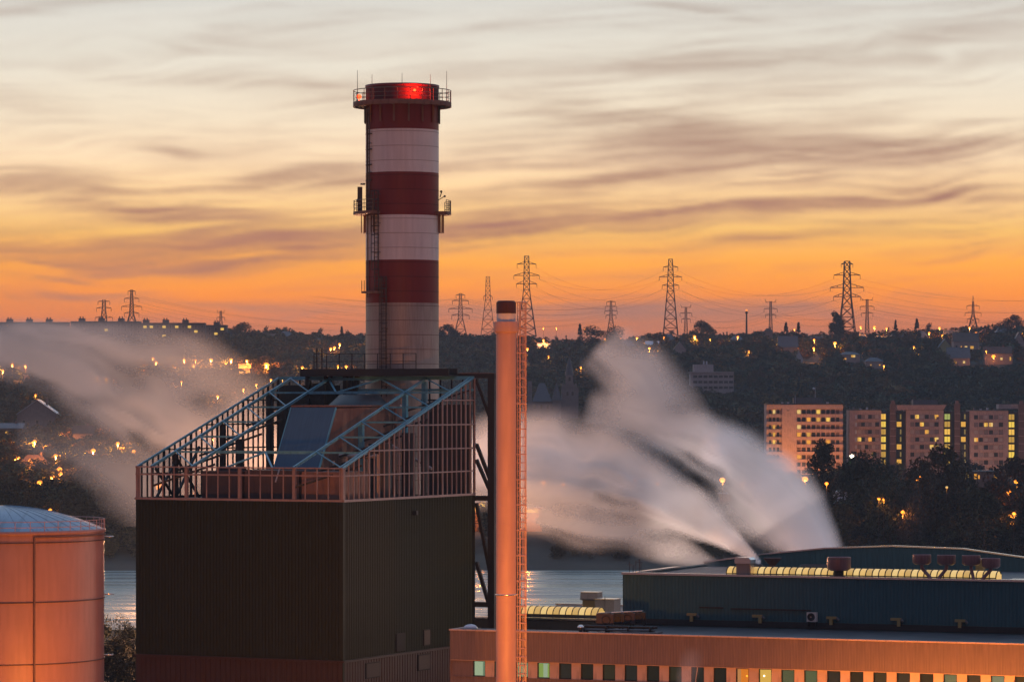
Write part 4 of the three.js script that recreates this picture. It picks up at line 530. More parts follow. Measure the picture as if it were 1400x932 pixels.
// ---------------------------------------------------------------- apartment blocks across the river
const litM = [MT.litYellow, MT.litAmber, MT.litWarm, glow(1, 0.5, 0.08, 0.7)];
const greyPane = [M(0.30, 0.25, 0.26, 0.6), M(0.20, 0.16, 0.165, 0.6), M(0.40, 0.34, 0.34, 0.6)];
function litPane(r) { return litM[Math.floor(r() * 4)]; }
{
  const d = 1388, s = d / F, y = (py) => yAt(py, d), X = (px) => (px - CX) * s, r = rng(5);
  const a = thing('apartment_block', 'ten-storey orange-lit apartment block with rows of loggias, left of the other towers', 'apartment block', V(X(1100), 0, -d)), o = X(1100), x = (px) => X(px) - o, top = y(553), base = 2.5;
  part(a, 'wall', [box(x(1048.5), x(1069.5), base, top, -1.2, -14), box(x(1069.5), x(1089.5), base, top - 0.1, 0.5, -14), box(x(1089.5), x(1153), base, top, -1.2, -14), box(x(1048.5), x(1153), top - 1.5, top, 0, -1.2)], M(0.60, 0.44, 0.40, 0.85, 0, { map: G6 }));
  part(a, 'roof_slab', [box(x(1048), x(1153.5), top, top + 0.35, 0.2, -14)], MT.dark); part(a, 'plant_room', [box(x(1087), x(1126), top + 0.35, top + 2.6, -5, -11)], MT.slate); for (const [px, w] of [[1071, 0.8], [1079, 0.8], [1133, 0.9]]) part(a, 'roof_vent', [box(x(px) - w / 2, x(px) + w / 2, top + 0.35, top + 0.95, -4, -5)], MT.paleRoof);
  part(a, 'antenna', [rod(V(x(1089), top + 0.3, -5), V(x(1089), top + 3.6, -5), 0.1), rod(V(x(1117), top + 2.6, -7), V(x(1117), top + 6.5, -7), 0.1), new THREE.SphereGeometry(0.5, 10, 8).translate(x(1115), top + 6, -7)], MT.paleRoof);
  const rows = [563, 573.5, 583.7, 594, 604.3, 614.5, 624.7, 634.8, 645], on = ['0,2', '1,3', '0,5', '1,0,6', '3,1', '5,2', '0', '', ''];
  rows.forEach((py, k) => {
    const yc = y(py), h = 1.55;
    part(a, 'balcony', [box(x(1089.6), x(1153), yc - h / 2 - 1.22, yc - h / 2 - 0.02, 0, -1.2)], M(0.60, 0.42, 0.37, 0.85, 0, { map: G6 })); part(a, 'balcony', [box(x(1048.5), x(1069.4), yc - h / 2 - 1.22, yc - h / 2 - 0.02, 0, -1.2)], MT.plaster);
    for (let i = 0; i < 9; i++) { const px = 1093 + i * 6.65, dark = i % 2 === 1, lit = on[k].split(',').includes(String(i / 2 | 0)) && !dark || (k === 1 && i === 4); const w = part(a, 'window', [box(x(px - 2.7), x(px + 2.7), yc - h / 2, yc + h / 2 + 0.1, -1.2, -1.14)], dark ? MT.brown : MT.plaster); part(w, 'pane', [box(x(px - (lit ? 2.5 : 2.2)), x(px + (lit ? 2.5 : 2.0)), yc - h / 2 + 0.06, yc + h / 2, -1.1, -1.04)], lit ? litPane(r) : dark ? MT.dark : r() < 0.5 ? MT.brown : MT.glass); }
    for (let i = 0; i < 3; i++) { const px = 1053.5 + i * 5.4, lit = i === 1 && [0, 2, 3, 4].includes(k); const w = part(a, 'window', [box(x(px - 2.3), x(px + 2.3), yc - h / 2, yc + h / 2 + 0.1, -1.2, -1.14)], MT.plaster); part(w, 'pane', [box(x(px - 1.7), x(px + 1.7), yc - h / 2 + 0.1, yc + h / 2, -1.1, -1.04)], lit ? litPane(r) : MT.glass); }
  });
  part(a, 'wall_lamp', [box(x(1077) - 0.3, x(1077) + 0.6, y(561.5), y(560.8), 0.5, 0.7)], MT.dark);
  // three stepped blocks with lit stairwells between them
  [[1162, 1205.5, 561, 1204, 1226, 'brown apartment block with lit stairwell, left one of the stepped row', 0], [1240, 1291, 561, 1292, 1314, 'middle apartment block of the stepped row, with a pale upper parapet', 1], [1327, 1379.5, 561.5, 1380, 1402, 'apartment block at the right edge of the picture', 2]].forEach(([p0, p1, pt, st, tw, label, n]) => {
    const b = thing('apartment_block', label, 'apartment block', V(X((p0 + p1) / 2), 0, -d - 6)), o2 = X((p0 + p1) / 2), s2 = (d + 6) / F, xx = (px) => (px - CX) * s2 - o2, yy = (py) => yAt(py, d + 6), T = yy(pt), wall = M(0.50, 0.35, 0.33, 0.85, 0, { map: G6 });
    part(b, 'wall', [box(xx(p0), xx(p1), 2, T, -0.6, -13)], wall); part(b, 'roof_slab', [box(xx(p0) - 0.1, xx(p1) + 0.1, T, T + 0.3, -0.4, -13)], MT.slate);
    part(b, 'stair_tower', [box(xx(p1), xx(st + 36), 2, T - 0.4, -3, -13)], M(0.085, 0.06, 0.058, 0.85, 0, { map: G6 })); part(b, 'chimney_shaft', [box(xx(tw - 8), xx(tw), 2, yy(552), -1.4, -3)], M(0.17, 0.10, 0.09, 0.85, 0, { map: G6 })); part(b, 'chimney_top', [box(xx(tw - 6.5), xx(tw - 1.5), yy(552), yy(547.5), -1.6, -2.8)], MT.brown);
    for (let k = 0; k < 6; k++) part(b, 'shaft_band', [box(xx(tw - 8.2), xx(tw + 0.2), yy(565.5 + k * 10.3), yy(565 + k * 10.3), -1.3, -1.4)], MT.plaster);
    if (n === 1) { part(b, 'upper_parapet', prism([[xx(1227), yy(560.5)], [xx(1227), yy(553.5)], [xx(1295), yy(553.5)], [xx(1290), yy(560.5)]], -9, -0.2), M(0.46, 0.31, 0.28, 0.85, 0, { map: G6 })); part(b, 'plant_room', [box(xx(1250), xx(1284), yy(553.5), yy(546.5), -3, -9)], MT.slate); }
    if (n === 2) part(b, 'upper_parapet', [box(xx(1368), xx(1412), yy(559), yy(552.5), -4, -11)], M(0.5, 0.4, 0.38, 0.85, 0, { map: G6 }));
    for (let i = 0; i < 4; i++) part(b, 'roof_vent', [box(xx(p0 + 6 + i * 9), xx(p0 + 8.4 + i * 9), T + 0.3, T + (i % 2 ? 0.75 : 1.2), -3, -4.4)], i % 3 ? MT.paleRoof : MT.unit);
    for (let k = 0; k < 8; k++) {
      const yc = yy(pt + 8.4 + k * 10.3), lamps = [[[], [], [], [0, 3], [], [4]], [[1, 5], [2], [3], [5], [4, 5], []], [[], [2, 3], [], [0], [], []]][n][k] ?? [];
      for (let i = 0; i < 6; i++) { const w0 = lerp(p0, p1, n === 0 ? 0.32 + i * 0.11 : 0.16 + i * 0.13), lit = lamps.includes(i), ww = part(b, 'window', [box(xx(w0 - 3), xx(w0 + 3), yc - 0.95, yc + 0.8, -0.62, -0.5)], i % 3 === 2 ? MT.brown : M(0.30, 0.21, 0.20, 0.8)); part(ww, 'pane', [box(xx(w0 - 2.7), xx(w0 + (lit && i === 5 ? 2.6 : 2.4)), yc - (lit && i > 3 ? 0.1 : 0.8), yc + 0.68, -0.5, -0.45)], lit ? litPane(r) : (i * 5 + k * 3) % 7 < 2 ? MT.glass : greyPane[(i + k) % 3]); if (lit) part(ww, 'lit_side', [box(xx(w0 - 2.4), xx(w0 - 0.4), yc - 0.85, yc + 0.5, -0.44, -0.42)], litPane(r)); }
      if (k % 2 === 0 && n !== 1) part(b, 'balcony', [box(xx(lerp(p0, p1, 0.25)), xx(lerp(p0, p1, 0.92)), yc - 1.55, yc - 0.98, 0, -0.6)], wall);
      else part(b, 'balcony', [box(xx(lerp(p0, p1, 0.12)), xx(lerp(p0, p1, 0.8)), yc - 1.55, yc - 0.98, 0, -0.6)], wall);
      if (n === 0) { const w = part(b, 'slit_window', [box(xx(1170), xx(1172), yc - 0.8, yc + 0.6, -0.6, -0.52)], MT.paleRoof); }
      const sw = part(b, 'stair_window', [box(xx(st), xx(st + 8.2), yc - 1.25, yc + 1.15, -2.99, -0.9)], MT.dark); part(sw, 'pane', [box(xx(st + 0.3), xx(st + 7.8), yc - 1.1, yc + 1.0, -0.88, -0.84)], n === 1 && k === 0 ? glow(0.45, 0.5, 0.12, 0.8) : (k + n) % 3 === 2 ? glow(0.75, 0.42, 0.06, 0.7) : glow(1, 0.56 + 0.1 * (k % 2), 0.08, 0.95));
      part(sw, 'mullion', [box(xx(st + 3.9), xx(st + 4.3), yc - 1.1, yc + 1.0, -0.83, -0.8)], MT.brown);
      if (n < 2) { const w2 = part(b, 'landing_window', [box(xx(tw + 1), xx(tw + 8), yc - 1.25, yc + 1.15, -2.99, -1.9)], MT.dark), full = (k * 2 + n) % 5 === 2 || (n === 0 && k === 4) || (n === 1 && k === 1); part(w2, 'pane', [box(xx(full ? tw + 1.3 : tw + 5.6), xx(tw + 7.6), yc - 1.0, yc + 0.9, -1.88, -1.84)], full ? glow(1, 0.5, 0.07, 0.8) : glow(0.3, 0.2, 0.05, 0.7)); }
    }
  });
  for (const [px, py, I] of [[1079, 650, 1300], [1118, 652, 1000], [1148, 648, 600], [1180, 655, 900], [1262, 655, 900], [1350, 650, 960], [1060, 648, 520]]) lamp(V((px - CX) / F * 1374, yAt(py, 1374), -1368), px > 1160 ? I * 0.8 : I, px > 1160 ? new THREE.Color(1, 0.5, 0.3) : new THREE.Color(1, 0.36, 0.1));
  CLEAR.push([X(1100), 1388, 17, 14, 20], [X(1185), 1394, 9, 8, 20], [X(1262), 1394, 14, 8, 20], [X(1365), 1394, 12, 8, 20]);
}

// ---------------------------------------------------------------- houses of the hillside
// px, py of the middle of the foot of the front; width in pixels; wall and roof heights in metres; windows as [place 0..1, height 0..1, lit]
function house(name, label, px, py, wpx, wall, roof, o = {}) {
  const q = onHill(px, py), w = wpx / F * q.d, dep = o.depth ?? Math.min(9, w * 0.9), t = thing(name, label, o.category ?? 'house', q.p, o.turn ?? 0, o.group), h = wall;
  clearAt(q.x, q.d, w / 2, o.hidden ? 5 : o.front ?? 24, dep + 3, !o.hidden);
  part(t, 'wall', [box(-w / 2, w / 2, -3, h, 0, -dep)], o.m ?? MT.plaster);
  const rm = o.roof ?? MT.tile, ov = 0.4;
  if (o.gable) { part(t, 'gable', prism([[-w / 2, h], [0, h + roof], [w / 2, h]], -dep, 0), o.m ?? MT.plaster); for (const s of [-1, 1]) part(t, 'roof_slope', prism([[0, h + roof + 0.05], [0, h + roof + 0.35], [s * (w / 2 + ov), h - ov * roof / w + 0.2], [s * (w / 2 + ov), h - ov * roof / w - 0.1]], -dep - 0.4, 0.4), rm); }
  else if (roof > 0.01) { const g = new THREE.BufferGeometry(), a = w / 2 + ov, e = o.hip ? a - Math.min(a * 0.6, dep * 0.5) : a, b = ov, c = -dep - ov, m = -dep / 2, y0 = h - 0.05, y1 = h + roof; g.setAttribute('position', new THREE.Float32BufferAttribute([-a, y0, b, a, y0, b, e, y1, m, -a, y0, b, e, y1, m, -e, y1, m, a, y0, c, -a, y0, c, -e, y1, m, a, y0, c, -e, y1, m, e, y1, m, a, y0, b, a, y0, c, e, y1, m, -a, y0, c, -a, y0, b, -e, y1, m], 3)); g.computeVertexNormals(); part(t, 'roof', g, rm); }
  else part(t, 'roof', [box(-w / 2 - 0.3, w / 2 + 0.3, h, h + 0.35, 0.3, -dep - 0.3)], rm);
  if (o.chimney !== false && roof > 0) part(t, 'chimney', [box(w * 0.18, w * 0.18 + 0.8, h + roof * 0.4, h + roof + 1, -dep / 2 - 0.5, -dep / 2 + 0.4)], MT.brown);
  for (const [u, v, lit, ww = 1.2, wh = 1.3] of o.win ?? [[-0.25, 0.45, 0], [0.25, 0.45, 0]]) { const x = u * w, yy = v * h; const f = part(t, 'window', [box(x - ww / 2 - 0.12, x + ww / 2 + 0.12, yy - wh / 2 - 0.12, yy + wh / 2 + 0.12, 0, 0.07)], MT.plaster); part(f, 'pane', [box(x - ww / 2, x + ww / 2, yy - wh / 2, yy + wh / 2, 0.07, 0.11)], lit ? (lit.isMaterial ? lit : litM[lit % 4]) : MT.glass); }
  if (o.light) lamp(V(q.x + (o.light[1] ?? 0), q.y + h * 0.55, -q.d + 4), o.light[0]);
  return t;
}
const Wn = (n, v, lit) => Array.from({ length: n }, (_, i) => [(i + 0.5) / n - 0.5, v, lit?.includes(i) ? i + 1 : 0]);
// the ridge at the left: long blocks with lift houses on the roof
{
  const block = (label, p0, p1, top, d, lit) => { const t = thing('slab_block', label, 'apartment block', V(0, 0, 0)), x = (px) => (px - CX) / F * d, y0 = hgt(x((p0 + p1) / 2), d) - 3, T = yAt(top, d); t.position.set(x((p0 + p1) / 2), 0, -d); const o = t.position.x; part(t, 'wall', [box(x(p0) - o, x(p1) - o, y0, T, 0, -12)], MT.concrete); part(t, 'roof_slab', [box(x(p0) - o - 0.3, x(p1) - o + 0.3, T, T + 0.4, 0.3, -12.3)], MT.slate);
    for (let px = p0 + 14; px < p1 - 8; px += 27) { part(t, 'lift_house', [box(x(px - 4) - o, x(px + 4) - o, T + 0.4, T + 2.3, -3, -9)], MT.concrete); part(t, 'chimney', [box(x(px - 3) - o, x(px - 1.6) - o, T + 2.3, T + 3.4, -5, -6), box(x(px + 0.8) - o, x(px + 2.2) - o, T + 2.3, T + 3.4, -5, -6)], MT.brown); }
    let i = 0; for (let f = 0; f < 3; f++) for (let px = p0 + 5; px < p1 - 3; px += 8.7) { i++; const w = part(t, 'window', [box(x(px) - o - 0.8, x(px) - o + 0.8, T - 2.9 - f * 2.8, T - 1.3 - f * 2.8, 0, 0.1)], MT.plaster), on = lit.some(([q, l]) => Math.abs(q - px) < 4.3 && l === f); part(w, 'pane', [box(x(px) - o - (on ? 1.0 : 0.65), x(px) - o + (on ? 1.0 : 0.65), T - 2.8 - f * 2.8, T - 1.4 - f * 2.8, 0.1, 0.16)], on ? MT.litYellow : MT.glass); } clearAt(x((p0 + p1) / 2), d, Math.abs(x(p1) - x(p0)) / 2, 14, 16); };
  block('long slab block on the left ridge, at the picture edge', -30, 92, 441, 2262, []);
  block('middle slab block on the left ridge with lit top windows, below the pylons', 96, 190, 440, 2258, [[142, 1], [186, 1]]);
  block('right slab block on the left ridge with a row of yellow lit windows', 184, 279, 442, 2250, [[195, 0], [203.5, 0], [221, 0], [237, 0], [254.6, 0], [267, 1], [221, 2]]);
  block('short dark block right of the slab blocks on the left ridge', 281, 309, 445, 2246, [[291, 1], [300, 0]]);
}
house('house', 'pinkish house with a broad roof on the ridge top, left of the striped chimney', 365, 449, 22, 4, 3.4, { win: Wn(3, 0.5), m: MT.plaster, front: 40 });
house('house', 'pale hillside house below the ridge, under the short dark block', 341, 472, 20, 5, 3.5, { gable: true, roof: MT.greyRoof, front: 34 });
house('house', 'house with small lit windows at the lit bend, left of the boiler house frame', 334, 514, 15, 4, 2.6, { m: MT.stone, win: [[-0.25, 0.5, 2], [0.2, 0.5, 3]] });
house('house', 'white-gabled little house beside the orange lamps, left of the boiler house frame', 346, 506, 9, 3.5, 2.4, { hidden: true, gable: true, m: MT.stone, chimney: false });
house('house', 'large gabled house with a pale roof edge in the steam, left edge of the picture', 50, 588, 54, 7, 6.2, { gable: true, roof: MT.paleRoof, m: MT.stone, win: Wn(3, 0.5), depth: 12, front: 34 });
house('house', 'wide low house with a blue-grey roof at the left picture edge', 12, 598, 36, 4, 2.2, { roof: MT.greyRoof, m: MT.stone, win: [[-0.1, 0.5, 3], [0.25, 0.5, 0]] });
house('house', 'house with an orange-lit front, right of the large gabled house', 112, 616, 26, 7, 3.6, { hidden: true, m: MT.plaster, roof: MT.tile, win: Wn(4, 0.6), light: [70, -3], front: 30 });
house('house', 'orange-lit house behind two street lamps, left of the boiler house', 156, 622, 18, 5, 3, { hidden: true, win: Wn(2, 0.5), light: [45, 0], front: 30 });
house('house', 'low house with an orange-lit roof at the left edge above the tank', 8, 642, 30, 3.4, 2.8, { hidden: true, light: [70, 2], win: [], front: 28 });
house('house', 'brown-roofed house between the lamps above the storage tank', 44, 652, 44, 4, 4.2, { hip: true, win: [[-0.1, 0.5, 0], [0.1, 0.5, 0]], roof: MT.brown, front: 20 });
house('house', 'orange-lit low house on the slope below the large gabled house', 30, 618, 30, 3, 2.4, { hidden: true, light: [60, 4], win: [] });
house('house', 'small house with a lit orange wall near the bright star-like lamp', 89, 654, 12, 3, 2, { hidden: true, light: [60, 0], win: [] });
house('shed', 'pale metal-roofed shed in the steam, left of the boiler house', 142, 652, 20, 3, 2.4, { hidden: true, roof: MT.paleRoof, m: MT.stone, win: [], category: 'shed', chimney: false });
house('house', 'flat pale-roofed house high in the left steam', 39, 524, 14, 4, 0, { roof: MT.paleRoof, win: [[0, 0.4, 3]] });
house('house', 'hip-roofed house on the ridge, right of the feathery tree', 853, 460, 36, 3.5, 4.2, { hip: true, roof: MT.slate, win: Wn(3, 0.5), front: 40 });
house('house', 'house with a bright blue-white metal roof beside the slim flue', 744, 484, 17, 3.6, 3.0, { roof: M(0.75, 0.8, 0.88, 0.3, 0.2), win: Wn(2, 0.5) });
house('house', 'white-roofed house over the steam cloud, below the ridge', 892, 480, 18, 3.6, 2.6, { roof: MT.paleRoof, win: [[-0.3, 0.5, 2]] });
house('house', 'grey-gabled house right of the white-roofed house above the steam', 930, 487, 16, 4, 4, { gable: true, roof: MT.greyRoof });
house('house', 'pale grey-roofed villa right of the chimney on the dark slope', 603, 477, 14, 3.5, 2, { roof: MT.paleRoof, win: [[0.3, 0.5, 3]] });
house('house', 'little house with one lit window by the slim flue', 652, 476, 9, 3, 2, { win: [[0, 0.5, 2]] });
house('house', 'tower-like pale house below the ridge, above the flat-roofed institute', 1051, 474, 11, 10, 2, { hip: true, m: MT.stone, win: [[0, 0.7, 0]] });
house('house', 'steep-roofed church-like house on the slope, under the orange lamp', 1078, 486, 26, 5, 6.5, { m: MT.stone, roof: MT.slate, win: Wn(3, 0.5), front: 30 });
house('chapel', 'small chapel front with a pale pointed arch in the wood', 1093, 499, 11, 3.4, 4.2, { gable: true, m: MT.paleRoof, roof: MT.slate, category: 'chapel', win: [[0, 0.55, 0, 1.6, 2.4]], chimney: false });
house('house', 'house with a lit veranda strip, right of the bright star-like hill lamp', 1163, 497, 26, 5, 1.6, { hip: true, roof: MT.slate, win: [[-0.32, 0.5, 1, 2.4, 0.9], [0.1, 0.8, 3], [0.2, 0.8, 2]] });
house('house', 'long low house with two tiny lights in the middle of the right wood', 1196, 504, 24, 4, 2.2, { hip: true, roof: MT.slate, win: [[-0.2, 0.5, 3, 0.7, 0.7], [0.3, 0.5, 1, 0.7, 0.7]] });
house('house', 'yellow-green gabled house on the right slope', 1293, 487, 19, 4.5, 5, { gable: true, m: M(0.36, 0.36, 0.16, 0.85), roof: MT.slate });
house('house', 'large house with three lit windows and a dormer light on the right slope', 1322, 482, 34, 6.5, 5, { roof: MT.tile, win: [[-0.18, 0.45, 1, 1.5, 1.6], [-0.02, 0.45, 2, 1.5, 1.6], [0.22, 0.45, 3, 1.9, 1.6], [-0.4, 0.5, 0]], depth: 12 });
house('house', 'dark-roofed house with two small lights below the three lit windows', 1312, 501, 30, 4.6, 6, { roof: MT.slate, win: [[-0.18, 0.5, 1], [0.22, 0.5, 2]], depth: 11 });
house('house', 'white house lit by a bright lamp at its wall, right edge of the slope', 1366, 498, 38, 5.6, 4, { roof: MT.tile, win: [[0.1, 0.5, 2], [0.42, 0.5, 3, 0.8, 2]], m: MT.plaster, light: [14, -3] });
house('house', 'steep little house at the far right edge of the slope', 1394, 481, 16, 5, 6, { gable: true, roof: MT.slate });
house('house', 'gabled house among trees above the church-like house, near the tallest pylon', 1226, 472, 22, 4, 4, { gable: true, roof: MT.greyRoof, m: MT.stone });
[[1206, 457], [1240, 462], [1262, 449], [1302, 454], [1345, 457], [1372, 448], [1118, 460], [985, 462], [1008, 471], [815, 470], [778, 467], [915, 470], [440, 470], [455, 486], [390, 470], [315, 468], [1150, 458], [1180, 466]].forEach(([px, py], i) => house('house', ['dark house roof among the ridge trees right of the tallest pylon', 'shaded house in the trees below the small pylons, right', 'dark gabled roof on the right ridge skyline', 'house roof half hidden by trees above the yellow-green house', 'dark house above the bright-lamp house, right', 'ridge house near the right picture edge, below the small pylon', 'dark house directly left of the tallest pylon', 'house roof in the trees above the flat-roofed institute', 'grey house in trees right above the flat-roofed institute', 'dark house above the steam cloud, left of three lamps', 'house roof under the steep dark conifer on the ridge', 'house half hidden under the twin-legged pylon', 'house in the wood left of the striped chimney', 'house beside the cluster of lights left of the striped chimney', 'shaded house below the ridge left of the walkway railing', 'shaded house below the left slab blocks', 'house roof right below the tallest pylon', 'house in trees below the small twin pylon'][i], px, py, 14 + (i * 5) % 9, 3.6 + (i % 3) * 0.5, 2.8 + (i % 4) * 0.6, { gable: i % 3 === 1, hip: i % 3 === 2, roof: [MT.slate, MT.tile, MT.greyRoof][i % 3], m: [MT.plaster, MT.stone, MT.concrete][(i + 1) % 3], win: [[-0.2, 0.5, i % 5 === 1 ? 2 : 0], [0.25, 0.5, 0]] }));
// castle-like villa, half hidden by the steam
{
  const q = onHill(752, 578), s = q.d / F, t = thing('castle', 'grey castle-like villa with a spired tower, right of the slim flue', 'castle', q.p), X = (px) => (px - 752) * s, Y = (py) => yAt(py, q.d) - q.y, b = -4;
  clearAt(q.x, q.d, 18, 40, 16);
  part(t, 'wall', [box(X(722), X(770), b, Y(548), 0, -12)], MT.stone); part(t, 'wall', [box(X(768), X(791), b, Y(530), -1, -11)], MT.stone);
  const py = (x0, x1, y0, y1, tx0, tx1, z0, z1) => { const zc = (z0 + z1) / 2, g = new THREE.BufferGeometry(), v = [[x0, y0, z0], [x1, y0, z0], [x1, y0, z1], [x0, y0, z1], [tx0, y1, zc], [tx1, y1, zc]], f = [0, 1, 5, 0, 5, 4, 1, 2, 5, 2, 3, 4, 2, 4, 5, 3, 0, 4]; g.setAttribute('position', new THREE.Float32BufferAttribute(f.flatMap((i) => v[i]), 3)); g.computeVertexNormals(); return g; };
  part(t, 'roof', py(X(728), X(755), Y(549), Y(523.5), X(737), X(745), 0.4, -12.4), MT.slate); part(t, 'chimney', [box(X(721.5), X(727.5), Y(548), Y(521), -3, -5)], MT.stone);
  part(t, 'turret', [rod(V(X(761), b, 0), V(X(761), Y(547), 0), 2, 2, 14)], MT.stone); part(t, 'turret_roof', [rod(V(X(761), Y(547), 0), V(X(761), Y(523), 0), 2.5, 0.05, 14)], MT.slate);
  part(t, 'tower', [box(X(769), X(789), Y(531), Y(525.5), -1, -10), box(X(773.5), X(784), Y(526), Y(512.5), -3, -7.5)], MT.stone); part(t, 'battlement', [...Array(6)].map((_, i) => box(X(769.4 + i * 3.4), X(771.2 + i * 3.4), Y(525.5), Y(523.6), -1, -1.6)), MT.stone);
  part(t, 'spire', [rod(V(X(778.7), Y(512.5), -5.2), V(X(778.7), Y(498), -5.2), 2.1, 1.1, 8), rod(V(X(778.7), Y(498), -5.2), V(X(778.7), Y(488), -5.2), 1.1, 0.05, 8)], MT.slate);
  for (const [px, yy] of [[731, 556], [740, 556], [749, 556], [776, 538], [783, 538], [779, 518]]) part(t, 'window', [box(X(px) - 0.5, X(px) + 0.5, Y(yy) - 0.9, Y(yy) + 0.9, yy < 530 ? -3 : yy < 550 ? -1 : 0, yy < 530 ? -2.9 : yy < 550 ? -0.9 : 0.1)], MT.glass);
}
MT.pavilion = M(0.5, 0.46, 0.45, 0.8, 0, { map: G6 });
// flat-roofed institute in the wood
{
  const q = onHill(974, 540), s = q.d / F, t = thing('institute_building', 'grey flat-roofed building with window bands in the wood above the apartment blocks', 'building', q.p), X = (px) => (px - 974) * s, Y = (py) => yAt(py, q.d) - q.y; clearAt(q.x, q.d, 13, 20, 14);
  part(t, 'wall', [box(X(944), X(1003.5), -3, Y(509.5), 0, -12)], MT.pavilion); part(t, 'roof_slab', [box(X(943), X(1004), Y(509.5), Y(508), 0.4, -12.4)], MT.pavilion); part(t, 'penthouse', [box(X(948.5), X(976), Y(508), Y(498), -2, -9)], MT.pavilion); part(t, 'roof_vent', [box(X(962), X(964), Y(498), Y(493), -4, -5), box(X(966), X(968), Y(498), Y(493.5), -4, -5)], MT.paleRoof);
  for (const yy of [514.5, 522, 529.5]) for (let i = 0; i < 8; i++) { const px = 948 + i * 7; const w = part(t, 'window', [box(X(px), X(px + 5.6), Y(yy + 1.9), Y(yy - 1.6), 0, 0.06)], MT.slate); part(w, 'pane', [box(X(px + 0.3), X(px + 5.3), Y(yy + 1.6), Y(yy - 1.3), 0.06, 0.1)], MT.glass); }
}
// low buildings behind the bank trees at the right, and the ones seen through the braced tower
function shed(name, label, px0, px1, pyTop, pyBase, d, m, roofM, lit = [], cat = 'building') { const x = (px) => (px - CX) / F * d, t = thing(name, label, cat, V(x((px0 + px1) / 2), 0, -d)), o = t.position.x, T = yAt(pyTop, d), B = Math.min(yAt(pyBase, d), hgt(o, d)) - 1; part(t, 'wall', [box(x(px0) - o, x(px1) - o, B, T, 0, -9)], m); part(t, 'roof', [box(x(px0) - o - 0.3, x(px1) - o + 0.3, T, T + 0.3, 0.3, -9.3)], roofM); for (const [px, py, w = 1.2, h = 1.3, mm = MT.litYellow] of lit) { const f = part(t, 'window', [box(x(px) - o - w / 2 - 0.1, x(px) - o + w / 2 + 0.1, yAt(py, d) - h / 2 - 0.1, yAt(py, d) + h / 2 + 0.1, 0, 0.06)], MT.brown); part(f, 'pane', [box(x(px) - o - w / 2, x(px) - o + w / 2, yAt(py, d) - h / 2, yAt(py, d) + h / 2, 0.06, 0.1)], mm); } clearAt(o, d, Math.abs(x(px1) - x(px0)) / 2, 150, 12); return t; }
shed('low_building', 'low pinkish building between the dark cypress and the white star-like lamp', 1138, 1166, 647, 676, 1150, MT.plaster, MT.brown, [[1153, 662, 1.4, 1, MT.glass]]);
shed('container', 'pale blue container below the low pinkish building', 1143, 1158, 673, 690, 1075, M(0.42, 0.52, 0.64, 0.5), MT.paleRoof, [], 'container');
shed('low_building', 'low building with yellow lit windows under the right apartment block', 1317, 1372, 645, 676, 1180, MT.brown, MT.slate, [[1322.5, 651, 1.1, 1.6], [1334.4, 651, 0.9, 1.6, MT.litAmber], [1339, 652, 0.5, 1.2, MT.litAmber], [1362, 651, 1, 1.1, MT.litAmber], [1326, 664, 1, 1, MT.litAmber]]);
shed('riverside_building', 'orange-lit riverside building seen through the braced steel tower', 642, 668, 688, 705, 1010, M(0.4, 0.22, 0.1, 0.8), MT.brown, [[652, 694, 2.2, 1.8, MT.litAmber], [660, 692, 1.4, 2.4, MT.litYellow]]);
shed('riverside_building', 'orange-lit low riverside building right of the slim flue', 703, 741, 695, 706, 1010, M(0.45, 0.24, 0.12, 0.8), MT.rust, [[712, 699, 3, 1, MT.litAmber], [727, 698.5, 3.4, 0.9, MT.litAmber]]);
shed('riverside_building', 'grey building in the steam between the lamp posts', 985, 999, 676, 695, 1010, MT.concrete, MT.slate);
shed('riverside_building', 'pale long building seen between the roof frame and the slim flue', 640, 700, 603, 636, 1340, MT.stone, MT.paleRoof, []);
for (const [px, py] of [[655, 701], [722, 704]]) lamp(P(px, py, 1003), 140);

// ---------------------------------------------------------------- street lamps: pole, head, and the light it throws
function streetLamp(label, px, py, o = {}) {
  const h = o.h ?? 8.5, q = o.d ? { x: (px - CX) / F * o.d, d: o.d } : onHill(px, py, h, o.from ?? 985), y = yAt(py, q.d), foot = hgt(q.x, q.d) - 0.3;
  const t = thing('street_lamp', label, 'street lamp', V(q.x, foot, -q.d), 0, o.group), r = (o.r ?? 0.5) * (px < 480 && !o.d ? 1.5 : 1.3), H = Math.max(y - foot, 1.2);
  part(t, 'pole', [rod(V(0, 0, 0), V(0, H - r * 0.5, 0), 0.12, 0.08, 6)], o.d ? MT.darkSteel : MT.unit); const hd = part(t, 'lamp_head', [new THREE.SphereGeometry(r, 12, 8).scale(1, 0.8, 1).translate(0, H, 0)], o.m ?? MT.sodium); if (o.arm) part(t, 'arm', [bar(V(0, H, 0), V(-o.arm, H - 0.1, 0), 0.12)], MT.unit);
  if (o.I !== 0) { const L = lamp(V(q.x, y - r - 0.25, -q.d + 0.5), (o.I ?? 90) * (o.d ? 1.8 : px < 480 ? 8 : 5.5), o.c ?? NAc); }
  clearAt(q.x, q.d, 0.8, 14, 2); return t;
}
const white = { m: MT.whiteLamp, c: new THREE.Color(1, 0.82, 0.5) }, soft = { m: MT.sodiumSoft, r: 0.38, I: 30 };
